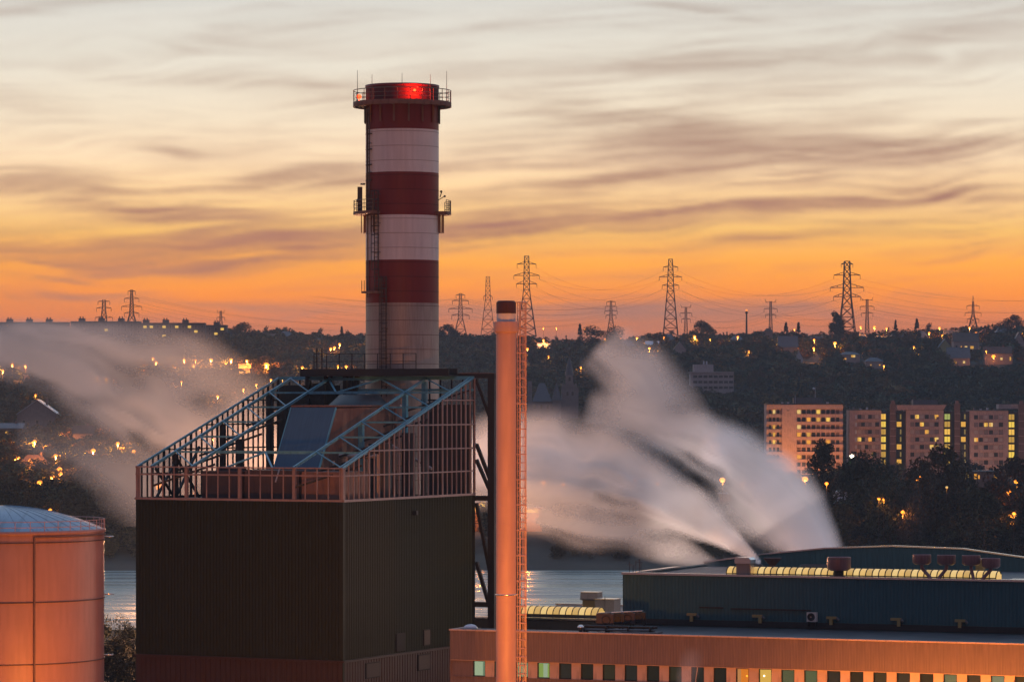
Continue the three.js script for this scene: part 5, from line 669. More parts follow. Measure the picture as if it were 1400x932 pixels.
for (const [px, py, l, o] of [
  [16, 498, 'lamp of a pair high in the left steam, nearer the picture edge', { I: 140 }], [34, 500, 'second lamp of the pair high in the left steam', { I: 140 }], [3, 507, 'lamp at the very left edge, high in the steam', {}], [48, 540, 'lonely lamp above the large gabled house', soft], [132, 517, 'faint lamp in the middle of the left steam', soft], [145, 518, 'faint reddish lamp in the left steam, right of another', soft], [109, 586, 'lamp at the top of the orange-lit house front', { I: 220 }], [127, 616, 'bright lamp at the foot of the orange-lit house front', { I: 260, r: 0.6 }], [160.5, 606, 'upper lamp of the pair left of the boiler house', { I: 200 }], [165, 613, 'lower lamp of the pair left of the boiler house', { I: 160 }], [182.5, 617, 'lamp beside the left corner of the roof frame', {}], [46.7, 603.5, 'lamp under the large gabled house', { I: 340 }], [75.5, 623, 'lamp over the orange-lit roofs, left of the bright star-like lamp', { I: 480 }], [24, 626, 'lamp above the low house at the left edge', { I: 480 }], [80.7, 641.6, 'upper of two close lamps above the bright star-like lamp', { r: 0.6, I: 150 }], [82, 647.5, 'lower of two close lamps above the bright star-like lamp', {}], [70.7, 652, 'lamp just left above the bright star-like lamp', {}], [54, 660, 'yellow lamp between the trees above the tank', { r: 0.6 }],
  [213, 495, 'lower lamp of a pair in the steam above the roof frame', { I: 120 }], [209, 490, 'upper lamp of a pair in the steam above the roof frame', {}], [251.5, 492, 'orange lamp alone at the steam edge above the roof frame', { I: 160 }], [267, 492, 'yellow lamp above a lit doorway at the steam edge', soft], [264, 499, 'low yellow lamp at the steam edge', soft], [288, 492, 'first of the row of glowing orange lamps left of the chimney', { I: 288, r: 0.65 }], [315.5, 492, 'second of the row of glowing orange lamps left of the chimney', { I: 378, r: 0.65 }], [337, 493, 'third of the row of glowing orange lamps left of the chimney', { I: 252 }], [364, 498, 'last and brightest of the row of glowing orange lamps left of the chimney', { I: 378, r: 0.75 }], [370, 519, 'small lamp touching the top of the left roof beam', soft], [386, 517, 'small orange lamp over the ridge of the roof frame', soft], [350, 525.6, 'small lamp over the sloping roof beam', soft], [332.5, 532, 'yellowish small lamp over the sloping roof beam, lower', soft], [297, 542, 'orange lamp on the dark slope above the roof frame', { I: 120 }], [247.6, 522, 'tiny yellow lamp in the steam above the roof frame', soft], [413, 502, 'reddish lamp left of the walkway', { I: 60, m: MT.sodiumSoft }], [418, 508, 'tiny yellow lamp touching the walkway end', soft], [457, 475, 'cluster lamp left of the chimney, lower', { I: 130 }], [464, 470.5, 'cluster lamp left of the chimney, upper', { I: 130 }], [452, 476.5, 'cluster lamp left of the chimney, leftmost', { I: 90 }], [473, 501, 'yellow lamp behind the walkway railing', { I: 60 }], [462, 500, 'small lamp behind the walkway railing, left', soft],
  [218, 666, 'bright lamp seen through the left rails of the roof frame', { r: 0.8, I: 120 }], [240, 667, 'small lamp seen through the left rails of the roof frame', {}], [285, 652, 'yellow lamp seen through the upper rail of the roof frame', soft], [640, 663, 'orange lamp seen through the right corner of the roof frame', { r: 0.7, I: 120 }], [311, 604, 'lamp seen through the upper left roof frame', { I: 120 }], [275, 583, 'lamp on the sloping roof beam, left', { I: 80 }], [291, 598, 'lamp inside the upper left roof frame, lower', { I: 120 }],
  [743, 465, 'orange lamp above the blue-white metal roof', { I: 120 }], [721, 477, 'orange lamp beside the ladder cage of the slim flue', { I: 90, r: 0.6 }], [750, 487, 'yellow lamp below the blue-white metal roof', soft], [828, 464, 'first of three lamps above the steam cloud', { I: 90 }], [848, 463, 'second of three lamps above the steam cloud', { I: 90 }], [871, 462, 'third of three lamps above the steam cloud', { I: 90 }], [888, 476, 'lamp in front of the white-roofed house above the steam', { I: 90 }], [908, 461, 'small lamp under the twin-legged pylon, left', soft], [950, 460, 'large orange lamp under the twin-legged pylon, right', { I: 240, r: 0.65 }], [971, 464, 'yellow lamp right of the large orange lamp under the pylon', soft], [794, 502, 'small lamp right of the castle spire', soft], [743, 448, 'tiny lamp on the ridge right of the slim flue', soft], [760.6, 448, 'second tiny lamp on the ridge right of the slim flue', soft], [799.5, 450, 'tiny lamp on the ridge by the dark conifer', soft],
  [1009, 460.6, 'orange lamp on the slope above the flat-roofed institute', { I: 80 }], [1067, 463, 'large glowing lamp over the church-like house', { I: 300, r: 0.65 }], [1113.5, 464.5, 'upper of two lamps one above the other in the right wood', {}], [1113, 476, 'lower of two lamps one above the other in the right wood', { I: 120 }], [1142, 469, 'brightest star-like lamp in the right wood', { I: 200, r: 0.75 }], [1024, 480, 'yellow lamp right above the flat-roofed institute', soft], [1086.5, 450, 'tiny lamp on the ridge left of the tallest pylon', soft], [1177, 447, 'orange lamp on the ridge right of the tallest pylon', { I: 60 }], [1196, 447, 'second orange lamp on the ridge right of the tallest pylon', { I: 60, r: 0.6 }], [1212.5, 449, 'third orange lamp on the ridge right of the tallest pylon', { I: 60 }], [1251, 454, 'small lamp on the upper right slope, left of a brighter one', soft], [1271, 455, 'orange lamp on the upper right slope', { I: 70 }], [1285, 448, 'lamp with a visible post on the right ridge', { I: 90 }], [1326, 448, 'lamp under the small pylon at the right', { I: 90 }], [1289, 458, 'tiny lamp above the yellow-green house', soft], [1250, 474, 'tiny orange lamp left of the yellow-green house', soft], [1335, 455, 'faint lamp left of the right ridge house', { I: 60, m: MT.sodiumSoft }], [1359, 487, 'bright lamp at the wall of the white house, right', { I: 22, r: 0.8 }], [1349, 480, 'small lamp over the roof left of the white house', soft], [1397, 455, 'small lamp at the right picture edge, high', soft], [1209, 500, 'tiny lamp in the middle of the right wood', soft],
]) streetLamp(l, px, py, o);
for (const [px, py, l, o] of [
  [79.5, 668, 'brightest star-like lamp on a post, above the storage tank', { d: 985, r: 0.72, I: 260 }], [96, 668, 'lamp right of the bright star-like lamp above the tank', { d: 985, r: 0.6, I: 160 }], [68, 697, 'tiny yellow lamp touching the tank roof', { d: 930, r: 0.36, I: 20 }], [743, 659, 'first tall lamp in the steam, right of the slim flue', { d: 1060, I: 60 }], [770, 662, 'second lamp in the steam, right of the slim flue', { d: 1060, I: 40, r: 0.4 }], [868, 656, 'lamp in the middle of the steam cloud', { d: 1060, I: 40, r: 0.4 }], [899, 661, 'lamp in the steam right of the middle one', { d: 1060, I: 40, r: 0.4 }], [988, 656, 'tall orange street lamp between the two jets of steam', { d: 1000, I: 160, r: 0.6 }], [1016, 661, 'lamp in the right jet of steam', { d: 1060, I: 40, r: 0.4 }], [1101, 655, 'tall orange street lamp at the edge of the steam, left of the dark cypress', { d: 1000, I: 200, r: 0.65 }], [1130.5, 661, 'small orange lamp glimmering on the dark cypress', { d: 905, r: 0.35, I: 30 }], [722, 641, 'lamp in the steam beside the ladder cage', { d: 1100, I: 30, r: 0.4 }], [1165, 623.6, 'white star-like street lamp before the stepped apartment blocks', { d: 1150, r: 0.55, I: 200, ...white }], [1259, 651, 'orange lamp between the two great bank trees, upper', { d: 935, r: 0.42, I: 21 }], [1255, 655, 'orange lamp between the two great bank trees, lower', { d: 935, r: 0.4, I: 21 }], [1295, 666, 'small pale lamp in the brown bank tree', { d: 905, r: 0.26, I: 10, m: MT.litWarm }], [1202, 682, 'tiny orange lamp low in the bank trees, left of its twin', { d: 900, r: 0.3, I: 16 }], [1208.6, 683, 'tiny orange lamp low in the bank trees, right of its twin', { d: 900, r: 0.3, I: 16 }], [1391, 658, 'bright orange street lamp at the right picture edge', { d: 960, r: 0.6, I: 84 }], [1380, 672, 'red-orange lamp left below the bright lamp at the right edge', { d: 930, r: 0.45, I: 21 }], [1235, 700, 'orange glimmer low in the dark bank trees', { d: 898, r: 0.4, I: 42 }], [1387, 702, 'orange glimmer in the bushes at the right edge', { d: 898, r: 0.35, I: 56 }],
  [155, 909, 'bright orange lamp in front of the trees between tank and boiler house', { d: 440, r: 0.34, I: 40 }],
]) streetLamp(l, px, py, o);
{ const d = 1148, t = thing('traffic_light', 'green signal under the white star-like street lamp', 'traffic light', V((1163.5 - CX) / F * d, hgt(100, d), -d)), y = yAt(636, d) - hgt(100, d); part(t, 'pole', [rod(V(0, 0, 0), V(0, y - 1.4, 0), 0.12)], MT.unit); part(t, 'signal_head', [box(-0.4, 0.4, y - 1.4, y + 1.3, -0.3, 0.1)], MT.dark); part(t, 'signal_lamp', [box(-0.34, 0.34, y - 1.2, y + 1.1, 0.1, 0.16)], MT.greenLamp); clearAt(t.position.x, d, 3, 160, 4); }

// ---------------------------------------------------------------- pylons and wires on the ridge
const wire = M(0.06, 0.05, 0.045, 0.6), tips = {};
function pylon(id, label, px, pt, pb, d, o) {
  const k = d / F, x0 = (px - CX) * k, yb = yAt(pb, d) - 5, t = thing('pylon', label, 'pylon', V(x0, yb, -d)), H = yAt(pt, d) - yb, m = o.m ?? MT.steelFar, Y = (py) => yAt(py, d) - yb, w = (o.w ?? 0.3), g = (a, b, s = w) => bar(a, b, s);
  const prof = o.prof.map(([py, hw]) => [Y(py), hw * k]); prof.unshift([0, prof[0][1] + (prof[0][1] - prof[1][1]) * 5 / (prof[1][0] - prof[0][0])]);
  const legs = [], corner = (i, s, q) => V(prof[i][1] * s, prof[i][0], prof[i][1] * q);
  for (const s of [-1, 1]) for (const q of [-1, 1]) { const l = []; for (let i = 0; i < prof.length - 1; i++) l.push(g(corner(i, s, q), corner(i + 1, s, q), w * 1.25)); part(t, 'leg', l, m); }
  const lace = []; for (let i = 0; i < prof.length - 1; i++) { const n = Math.max(1, Math.round((prof[i + 1][0] - prof[i][0]) / (prof[i][1] + prof[i + 1][1] + 0.4) / (o.sparse ?? 1))); for (let j = 0; j < n; j++) { const a = j / n, b = (j + 1) / n, ya = lerp(prof[i][0], prof[i + 1][0], a), yc = lerp(prof[i][0], prof[i + 1][0], b), ha = lerp(prof[i][1], prof[i + 1][1], a), hb = lerp(prof[i][1], prof[i + 1][1], b); for (const q of [-1, 1]) { lace.push(g(V(-ha, ya, q * ha), V(hb, yc, q * hb), w * 0.7), g(V(ha, ya, q * ha), V(-hb, yc, q * hb), w * 0.7), g(V(q * ha, ya, -ha), V(q * hb, yc, hb), w * 0.7)); lace.push(g(V(-hb, yc, q * hb), V(hb, yc, q * hb), w * 0.7)); } } } tag(part(t, 'lattice', lace, m), null, null, null, 'stuff');
  tips[id] = [];
  for (const [py, hw, rise] of o.arms) { const y = Y(py), L = hw * k, hb = curve(prof, y) + 0.1, up = (rise ?? 2) * k; for (const s of [-1, 1]) { part(t, 'cross_arm', [g(V(s * hb, y, 0.2), V(s * L, y, 0), w), g(V(s * hb, y, -0.2), V(s * L, y, 0), w), g(V(s * hb, y + up, 0), V(s * L, y + 0.05, 0), w * 0.8), g(V(s * (hb + L) / 2, y, 0), V(s * (hb * 0.6 + L * 0.4), y + up * 0.6, 0), w * 0.6)], m); const ins = part(t, 'insulator', [rod(V(s * L, y - 0.1, 0), V(s * L, y - 2.3, 0), 0.14, 0.14, 5)], MT.darkSteel); tips[id].push(V(x0 + s * L, yb + y - 2.3, -d)); } }
  if (o.horn) for (const s of [-1, 1]) part(t, 'horn', [g(V(0, H - 0.4, 0), V(s * o.horn * k, H - 0.6, 0)), g(V(s * o.horn * k * 0.75, H - 0.6, 0), V(s * o.horn * k * 1.05, H + 1.4, 0))], m);
  if (o.peak) part(t, 'peak', [g(V(-prof.at(-1)[1], prof.at(-1)[0], 0), V(0, H, 0)), g(V(prof.at(-1)[1], prof.at(-1)[0], 0), V(0, H, 0))], m);
  return t;
}
const big = (s = 1) => ({ w: 0.4 * s, sparse: 0.9 });
pylon('A', 'tall lattice pylon directly behind the slim flue', 720, 350, 449, 2300, { ...big(), prof: [[449, 11.5], [408, 5.5], [396, 4.2], [350, 3]], arms: [[361, 13, 3], [376.5, 17.5, 4], [388, 14, 4]] });
pylon('B', 'tall twin-legged pylon above the steam cloud', 917, 354, 448, 2330, { ...big(0.85), prof: [[448, 9], [398, 4.6], [354, 2.6]], arms: [[365, 10, 2], [378.5, 15.5, 3], [390, 11.5, 2]] });
pylon('C', 'tallest and heaviest lattice pylon, on the right half of the ridge', 1158.5, 357, 447, 2270, { ...big(1.1), prof: [[447, 10], [405, 5.4], [357, 3.6]], arms: [[361, 8, 2], [376, 18, 4], [393, 23, 5], [405.5, 18.5, 5]] });
pylon('D', 'blurred pale pylon just left of the slim flue, without arms', 667, 378, 450, 2420, { ...big(0.7), m: M(0.24, 0.12, 0.07, 0.8), prof: [[450, 8.5], [410, 3.6], [378, 2.4]], arms: [[405, 6, 1]] });
pylon('E', 'three-armed pylon right of the striped chimney', 629.5, 401, 450, 2300, { ...big(0.75), prof: [[450, 6.5], [436, 3.2], [401, 1.3]], arms: [[403, 6, 1], [411, 11, 2], [422, 16, 2.5], [431, 12, 2.5]] });
pylon('F', 'three-armed pylon on the left ridge, right one of two', 179.5, 396, 442, 2300, { ...big(0.75), prof: [[442, 6], [430, 2.8], [396, 1.2]], arms: [[398, 5, 1], [408, 10, 2], [419, 14, 2.5], [428, 10, 2]] });
pylon('G', 'smaller pylon on the left ridge, left one of two', 141.5, 410, 440, 2420, { ...big(0.7), prof: [[440, 4], [421, 2.2], [410, 2]], arms: [[412, 8, 1], [421, 10, 2], [434, 12, 2]] });
pylon('H', 'small pylon on the skyline between the left slab blocks and the chimney', 301.5, 426, 446, 2500, { ...big(0.6), prof: [[446, 2.6], [436, 1.4], [425, 1.2]], arms: [[434, 5.5, 1]], horn: 5 });
pylon('I', 'small slender pylon by the feathery tree, left of the twin-legged pylon', 835.5, 411, 454, 2420, { ...big(0.65), prof: [[454, 5], [435, 2], [411, 0.9]], arms: [[412.5, 6, 1], [419, 8, 1.5], [425, 8.5, 1.5], [431, 7, 1.5]] });
pylon('J', 'small horned pylon right beside the twin-legged pylon', 938, 419, 451, 2480, { ...big(0.65), prof: [[451, 2.2], [435, 1.4], [420, 1.2]], arms: [[428, 8, 1], [436, 6, 1]], horn: 7 });
pylon('K', 'small horned pylon midway between twin-legged and tallest pylon', 1054, 412, 447, 2440, { ...big(0.65), prof: [[447, 2.2], [430, 1.5], [412, 1.2]], arms: [[422, 9, 1.2], [430, 7, 1]], horn: 7.5 });
pylon('L', 'small horned pylon just right of the tallest pylon', 1186, 409, 448, 2440, { ...big(0.65), prof: [[448, 2.4], [430, 1.6], [409, 1.3]], arms: [[419, 9.5, 1.4], [428, 8, 1]], horn: 8 });
pylon('M', 'pointed small pylon at the right end of the ridge', 1331, 404, 441, 2440, { ...big(0.6), prof: [[441, 4], [430, 1.6], [412, 0.9]], arms: [[418, 8.5, 1.6], [427.5, 11, 1.6], [436, 8, 1.4]], peak: true });
{ const d = 2400, x = (1021 - CX) / F * d, y0 = yAt(449, d) - 4, t = thing('warning_mast', 'thin mast with a red lamp on the ridge, left of the small horned pylon', 'mast', V(x, y0, -d)), H = yAt(425, d) - y0; part(t, 'mast', [rod(V(0, 0, 0), V(0, H, 0), 0.7, 0.45, 8)], MT.steelFar); part(t, 'lamp_gallery', [box(-0.9, 0.9, H - 1.6, H - 0.6, -0.9, 0.9)], MT.darkSteel); part(t, 'warning_lamp', [new THREE.SphereGeometry(0.6, 10, 8).translate(0, H + 0.4, 0)], MT.sodiumSoft); }
function span(label, from, to, sag, n = 99) {
  const t = thing('power_line', label, 'power line', V(0, 0, 0)); from.forEach((a, i) => { if (i >= n || !to[i]) return; const b = to[i], q = []; for (let k = 0; k <= 16; k++) { const u = k / 16, p = a.clone().lerp(b, u); p.y -= sag * 4 * u * (1 - u); q.push(p); } part(t, 'cable', clean(new THREE.TubeGeometry(new THREE.CatmullRomCurve3(q), 32, 0.04, 4)), wire); });
}
const off = (list, dx, dy, dz = 0) => list.map((p) => p.clone().add(V(dx, dy, dz)));
span('sagging cables between the pylon behind the flue and the twin-legged pylon', tips.A, tips.B, 13);
span('sagging cables between the twin-legged pylon and the tallest pylon', tips.B, tips.C.slice(2), 13);
span('cables running from the tallest pylon off to the right', tips.C.slice(2), off(tips.C.slice(2), 150, -9, -120), 6);
span('faint cables between the small horned pylons, left span', tips.J, tips.K, 5); span('faint cables between the small horned pylons, right span', tips.K, tips.L, 6); span('faint cables from the small horned pylon towards the right edge', tips.L, off(tips.L, 130, -6, 60), 6);
span('faint cables between the three-armed pylon and the slender pylon', tips.E, tips.I, 5); span('faint cables from the three-armed pylon towards the chimney', tips.E, off(tips.E, -90, 1, 20), 3); span('faint cables between the two left ridge pylons and the small skyline pylon', tips.F, off(tips.F, 120, -14, -200), 4);

// ---------------------------------------------------------------- trees that stand out
tree('cypress', 'dark pointed cypress-like tree in front of the orange apartment block', V((1124 - CX) / F * 915, -5, -915), yAt(603, 915) + 5, 0.95, [0.014, 0.022, 0.014], 'poplar', 0, null, 1); clearAt((1124 - CX) / F * 915, 915, 2.5, 20, 60);
const bank = (l, px, py, d, w, c, k = 'round', v = 0) => { const x = (px - CX) / F * d, y = hgt(x, d) - 0.4; return tree('bank_tree', l, V(x, y, -d), yAt(py, d) - y, w, c, k, v, null, px); };
bank('dark green round tree right of the white star-like lamp', 1186, 620, 925, 0.88, [0.036, 0.058, 0.029], 'round', 0);
bank('tall narrow tree next to the dark green round tree, right', 1218, 642, 905, 0.7, [0.04, 0.058, 0.032], 'round', 1);
bank('great brownish tree in front of the middle stepped apartment block', 1277, 611, 925, 0.95, [0.09, 0.065, 0.029], 'round', 2);
bank('dark tree between the brownish tree and the right apartment block', 1312, 630, 945, 0.6, [0.032, 0.05, 0.032], 'round', 1);
bank('low olive tree below the lit low building', 1345, 668, 900, 1.1, [0.081, 0.076, 0.032], 'round', 0);
bank('dull red-brown tree at the right picture edge', 1392, 628, 930, 0.85, [0.09, 0.054, 0.036], 'round', 2);
bank('grey bare-looking tree between the two great bank trees', 1244, 662, 900, 0.5, [0.09, 0.081, 0.072], 'round', 1);
bank('small yellowish tree right of the cypress foot', 1146, 690, 898, 1.0, [0.108, 0.09, 0.032], 'round', 2);
bank('small dark tree between cypress and white lamp', 1152, 634, 1130, 0.9, [0.03, 0.04, 0.02], 'round', 0);
bank('autumn brown tree at the left picture edge, above the tank', 14, 652, 940, 1.25, [0.135, 0.09, 0.032], 'round', 0);
bank('dark green tree above the tank roof, right of the autumn brown tree', 48, 664, 930, 1.2, [0.072, 0.081, 0.036], 'round', 1);
bank('broad olive tree under the lamps, above the tank railing', 112, 669, 935, 1.3, [0.099, 0.081, 0.036], 'round', 2);
bank('dark tree beside the left corner of the boiler house', 160, 678, 930, 1.25, [0.03, 0.03, 0.02], 'round', 0);
const ridge = (l, px, py, d, w, c, k, v = 0) => { const x = (px - CX) / F * d, y = hgt(x, d) - 0.5; return tree('ridge_tree', l, V(x, y, -d), yAt(py, d) - y, w, c, k, v, null, px); };
ridge('pair of poplars left of the tallest pylon, taller one', 1143, 426, 2255, 1.1, [0.03, 0.035, 0.022], 'poplar'); ridge('pair of poplars left of the tallest pylon, shorter one', 1149, 433, 2258, 1.1, [0.03, 0.035, 0.022], 'poplar');
ridge('steep dark conifer on the ridge right of the slim flue', 793, 440, 2250, 0.8, [0.024, 0.03, 0.022], 'conifer'); ridge('feathery spreading tree on the ridge left of the hip-roofed house', 824, 443, 2245, 1.6, [0.028, 0.032, 0.022], 'round', 1); ridge('conifer on the ridge right of the small horned pylon', 1092, 438, 2250, 0.9, [0.024, 0.03, 0.022], 'conifer'); ridge('second conifer on the ridge right of the small horned pylon', 1075, 438, 2250, 0.9, [0.024, 0.03, 0.022], 'conifer'); ridge('pointed tree on the right ridge above three orange lamps', 1225, 435, 2245, 0.8, [0.026, 0.03, 0.022], 'conifer'); ridge('dark pointed tree on the right ridge, right of another', 1254, 433, 2240, 0.9, [0.026, 0.03, 0.022], 'conifer'); ridge('round tree on the ridge above the grey-gabled house', 962, 439, 2245, 1.1, [0.028, 0.032, 0.02], 'round', 0); ridge('tree on the right skyline near the picture edge', 1384, 431, 2240, 1.3, [0.03, 0.034, 0.022], 'round', 2);
ridge('rounded tree clump at the foot of the three-armed pylon', 613, 444, 2240, 1.2, [0.03, 0.034, 0.022], 'round', 2); ridge('tree clump on the ridge right of the short dark block', 331, 441, 2240, 1.2, [0.03, 0.034, 0.022], 'round', 0); ridge('dark conifer on the ridge left of the chimney', 467, 444, 2245, 0.9, [0.026, 0.03, 0.022], 'conifer');
// near bank, between the tank and the boiler house
{ const near = (l, px, py, d, w, c, v) => { const x = (px - CX) / F * d; tree('bank_tree', l, V(x, -0.2, -d), yAt(py, d) + 0.2, w, c, 'round', v, null, px * 0.3); };
  near('loose-leaved tree against the water, between tank and boiler house', 152, 836, 455, 0.72, [0.045, 0.048, 0.028], 1); near('dark tree at the boiler house corner, in front of the water', 184, 858, 440, 0.9, [0.04, 0.042, 0.026], 2); near('low dark bush behind the orange lamp between tank and boiler house', 168, 876, 430, 1.2, [0.04, 0.036, 0.02], 0); near('low bush at the foot of the boiler house corner', 178, 893, 420, 1.5, [0.036, 0.034, 0.02], 1); near('low bush right behind the tank edge', 146, 884, 424, 1.3, [0.036, 0.034, 0.02], 2); }
plantHill(); plantBank();

// ---------------------------------------------------------------- steam: sheets of thin, wavy vapour one behind the other, drifting left and away from the outlets
function plume(name, label, o) {
  const mat = new THREE.MeshPhysicalMaterial({ roughness: 1, transparent: true, vertexColors: true, side: THREE.DoubleSide, transmission: o.through ?? 0.95, thickness: 0, specularIntensity: 0, opacity: o.opacity ?? 1 }); mat.color.setRGB(0.97, 0.965, 0.96);
  const root = thing(name, label, 'steam'); root.userData.kind = 'stuff';
  const [x0, x1, y0, y1, st] = o.area, nx = Math.round((x1 - x0) / st), ny = Math.round((y1 - y0) / st);
  // each centre line as short pieces with the way run along it
  const paths = o.paths.map((p) => { let s = 0; return p.map((q, i) => { if (i) s += Math.hypot(q[0] - p[i - 1][0], q[1] - p[i - 1][1]); return [...q, s]; }); });
  const near = (p, x, y) => { let best = 1e9, out = null; for (let i = 0; i < p.length - 1; i++) { const a = p[i], b = p[i + 1], dx = b[0] - a[0], dy = b[1] - a[1], L2 = dx * dx + dy * dy; let t = ((x - a[0]) * dx + (y - a[1]) * dy) / L2; if (i > 0) t = Math.max(0, t); else t = Math.max(-0.4, t); if (i < p.length - 2) t = Math.min(1, t); else t = Math.min(1.4, t); const ex = x - a[0] - dx * t, ey = y - a[1] - dy * t, d2 = ex * ex + ey * ey; if (d2 < best) { best = d2; const tt = clamp(t); out = [Math.sqrt(d2) * Math.sign(ex * dy - ey * dx), lerp(a[2], b[2], tt), lerp(a[3], b[3], tt), lerp(a[4], b[4], t), t, i]; } } return out; };
  for (let k = 0; k < o.layers; k++) {
    const pos = [], col = [], nor = [], al = [], idx = [], kk = (k + 0.5) / o.layers - 0.5;
    for (let j = 0; j <= ny; j++) for (let i = 0; i <= nx; i++) {
      const px = x0 + i * st, py = y0 + j * st; let a = 0;
      paths.forEach((p, n) => {
        const q = near(p, px, py); if (!q) return; const [t, w, den, s, tt, seg] = q; let e = t / w; const wob = (fbm(s / 90 + n * 7, e * 1.1, k * 0.35, 3) - 0.5); e += wob * 0.6 * smooth(10, 130, s) * (o.ragged ?? 1);
        const edge = 1 - smooth(o.core ?? 0.2, 1.05, Math.abs(e)), far = smooth(20, 220, s);
        const u2 = s + 26 * (fbm(px / 80, py / 80, 31 + n, 2) - 0.5), curl = fbm(u2 / 75 + n * 3.1, e * 2.1 + 10, k * 0.35 + 3, 3), wisp = fbm(u2 / 170 + 20, e * 4.2 + 0.8 * curl, k * 0.5 + 6, 3);
        const body = Math.pow(edge, lerp(0.8, 1.25, far)) * lerp(1, smooth(0.2, 0.66, curl * 0.6 + wisp * 0.4 + 0.12 * (edge - 0.5)) * 1.35, far * (o.break ?? 0.85));
        let f = den * body; if (seg === 0 && tt < 0) f *= 1 - smooth(0, 0.3, -tt); if (seg === p.length - 2 && tt > 1) f *= 1 - smooth(0, 0.38, tt - 1);
        a = 1 - (1 - a) * (1 - clamp(f));
      });
      for (const [hx0, hy0, rx, ry, c] of o.holes ?? []) a *= 1 - c * Math.exp(-(((px - hx0) / rx) ** 2) - (((py - hy0) / ry) ** 2)) ;
      
      if (o.top) a *= smooth(o.top - 6, o.top + 12, py);
      const d = curve(o.depth, px) + -kk * curve(o.thick, px) + (fbm(px / 60, py / 60, k * 3, 2) - 0.5) * 3;
      const v = P(px, py, d); pos.push(v.x, v.y, v.z); const al0 = clamp(a * o.alpha * lerp(0.3, 1.6, (k + 0.5) / o.layers), 0, 0.92); al.push(al0); col.push(1, 1, 1, al0);
      const gx = (fbm(px / 60 + 5, py / 60, k, 2) - 0.5) * 0.5, gy = (fbm(px / 60 + 50, py / 60, k, 2) - 0.5) * 0.5; const n = V(gx, (o.tilt ?? -0.5) + gy, 0.8).normalize(); nor.push(n.x, n.y, n.z);
    }
    for (let j = 0; j < ny; j++) for (let i = 0; i < nx; i++) { const a = j * (nx + 1) + i, b = a + 1, c = a + nx + 1, e = c + 1; if (Math.max(al[a], al[b], al[c], al[e]) < 0.012) continue; idx.push(a, c, b, b, c, e); }
    if (!idx.length) continue;
    const map = new Map(), P2 = [], C2_ = [], N2 = [], I2 = []; for (const v of idx) { let n = map.get(v); if (n === undefined) { n = map.size; map.set(v, n); P2.push(pos[v * 3], pos[v * 3 + 1], pos[v * 3 + 2]); N2.push(nor[v * 3], nor[v * 3 + 1], nor[v * 3 + 2]); C2_.push(1, 1, 1, al[v]); } I2.push(n); }
    const g = new THREE.BufferGeometry(); g.setAttribute('position', new THREE.Float32BufferAttribute(P2, 3)); g.setAttribute('normal', new THREE.Float32BufferAttribute(N2, 3)); g.setAttribute('color', new THREE.Float32BufferAttribute(C2_, 4)); g.setIndex(I2);
    const m = new THREE.Mesh(g, mat); m.name = 'vapour'; m.castShadow = m.receiveShadow = true; root.add(m);
  }
  return root;
}
const DRIFT = [[0, 620], [400, 520], [560, 450], [700, 425], [850, 378], [960, 352], [1034, 346], [1160, 342]];
const THICK = [[0, 50], [400, 34], [700, 24], [900, 14], [1034, 4], [1160, 3]];
const GAP = [[962, 694, 28, 17, 0.42], [930, 664, 28, 16, 0.36], [896, 630, 28, 16, 0.32], [858, 598, 32, 16, 0.3], [815, 566, 36, 16, 0.3], [990, 716, 24, 15, 0.45]];
plume('steam_plume', 'thick pale steam blown left from the narrow left outlet on the teal hall', { area: [600, 1042, 500, 790, 3], depth: DRIFT, thick: THICK, layers: 4, alpha: 0.60, core: 0.1, tilt: -0.5, paths: [[[1035, 766, 4, 1.6], [1012, 747, 12, 1.4], [975, 720, 25, 1.25], [930, 691, 42, 1.1], [880, 664, 60, 1.0], [820, 642, 82, 0.92], [750, 632, 96, 0.82], [680, 632, 90, 0.66], [610, 640, 74, 0.35]], [[985, 778, 8, 0.1], [930, 752, 24, 0.22], [860, 728, 34, 0.3], [790, 714, 42, 0.32], [720, 700, 44, 0.2]]], holes: [...GAP, [850, 752, 46, 12, 0.6], [760, 738, 50, 14, 0.5], [900, 735, 30, 9, 0.4]] });
plume('steam_plume', 'broad pale steam fanning up left from the wide right outlet', { area: [700, 1170, 446, 775, 3], depth: DRIFT.map(([p, d]) => [p, d + 4]), thick: THICK, layers: 4, alpha: 0.58, core: 0.08, tilt: -0.5, paths: [[[1117, 760, 40, 1.4], [1106, 738, 44, 1.3], [1084, 702, 52, 1.2], [1050, 664, 58, 1.05], [1004, 628, 58, 0.9], [950, 600, 54, 0.7], [890, 580, 52, 0.42], [820, 566, 48, 0.2]], [[950, 588, 40, 0.16], [905, 550, 56, 0.34], [870, 515, 58, 0.36], [832, 478, 48, 0.24]], [[1062, 738, 20, 0.3], [1005, 708, 34, 0.3], [955, 690, 36, 0.2]]], holes: [...GAP, [1010, 738, 34, 13, 0.7], [930, 560, 30, 14, 0.35], [945, 500, 30, 30, 0.5]] });
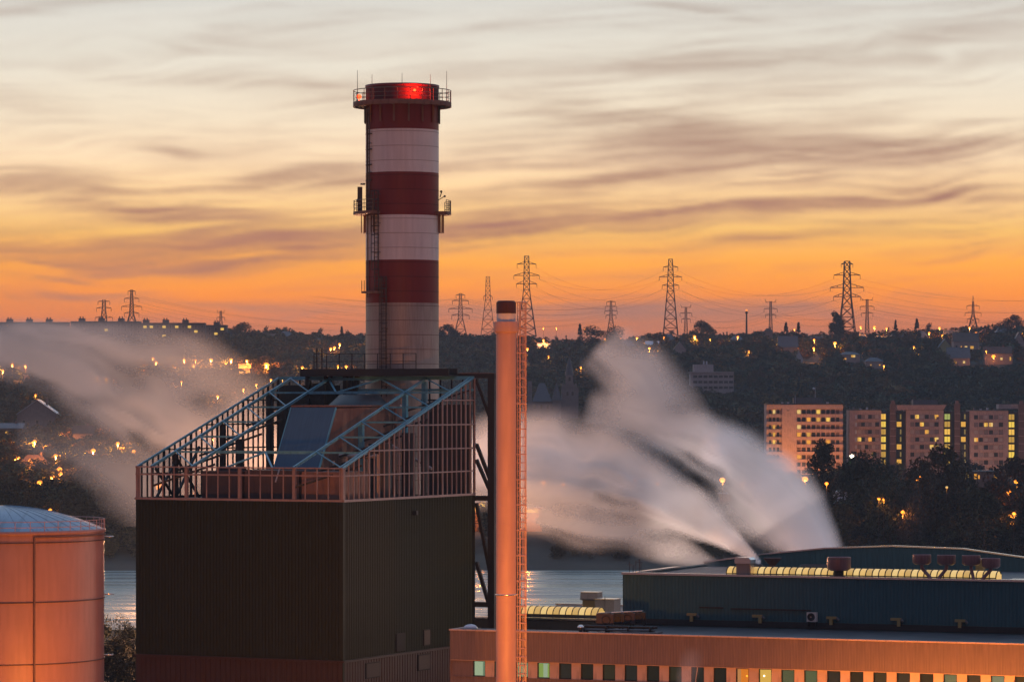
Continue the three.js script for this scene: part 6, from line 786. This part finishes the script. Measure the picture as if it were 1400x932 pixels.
plume('steam_drift', 'thin brownish steam drifting up the hillside at the left', { area: [-20, 440, 432, 720, 4], depth: DRIFT, thick: THICK, layers: 4, alpha: 0.36, core: 0.0, through: 0.45, tilt: -0.1, ragged: 1.5, break: 0.9, top: 438, paths: [[[420, 640, 60, 0.95], [330, 618, 76, 1.05], [250, 590, 84, 1.1], [170, 550, 82, 1.0], [90, 506, 76, 0.95], [20, 474, 70, 0.9], [-60, 445, 66, 0.85]], [[340, 550, 50, 0.3], [270, 512, 60, 0.5], [210, 480, 56, 0.6], [130, 458, 50, 0.75], [30, 446, 50, 0.8]], [[240, 692, 62, 0.6], [170, 648, 70, 0.6], [110, 612, 62, 0.36], [40, 596, 56, 0.2]]], holes: [[275, 548, 34, 13, 0.5], [300, 566, 30, 12, 0.4], [130, 548, 40, 10, 0.35]] });
plume('steam_wisp', 'small wisp of steam rising before the windows of the office wing', { area: [900, 990, 884, 944, 2], depth: [[0, 298], [1400, 298]], thick: [[0, 3], [1400, 3]], layers: 3, alpha: 0.12, core: 0, through: 0.5, paths: [[[936, 950, 10, 1], [938, 925, 16, 0.9], [945, 905, 20, 0.5], [950, 890, 20, 0.2]]] });
for (const [px, py, d, I] of [[1010, 805, 372, 900], [900, 850, 400, 1600], [770, 870, 410, 1500], [400, 760, 440, 2600], [300, 760, 480, 3200]]) { const t = thing('yard_or_fill_lamp', ['added lamp to brighten the steam, hidden behind the teal hall', 'added lamp to brighten the steam, unseen by the river behind the hall', 'added lamp to brighten the steam, unseen by the river behind the annex', 'added lamp for the left steam, unseen behind the boiler house', 'added lamp for the left steam, unseen behind the boiler house, nearer the river'][[1010, 900, 770, 400, 300].indexOf(px)], 'lamp', P(px, py, d).setY(0)), h = Math.max(5, yAt(py, d)); part(t, 'pole', [rod(V(0, 0, 0), V(0, h, 0), 0.12)], MT.unit); part(t, 'lamp_head', [box(-0.3, 0.3, h, h + 0.3, -0.3, 0.3)], MT.sodium); lamp(V(t.position.x, h + 0.7, -d), I * (px < 600 ? 3.6 : px > 950 ? 1.2 : 3.4), px < 600 ? new THREE.Color(1, 0.48, 0.25) : new THREE.Color(1, 0.74, 0.62)); }  // unseen lamps added to brighten the steam

renderer.render(scene, camera);
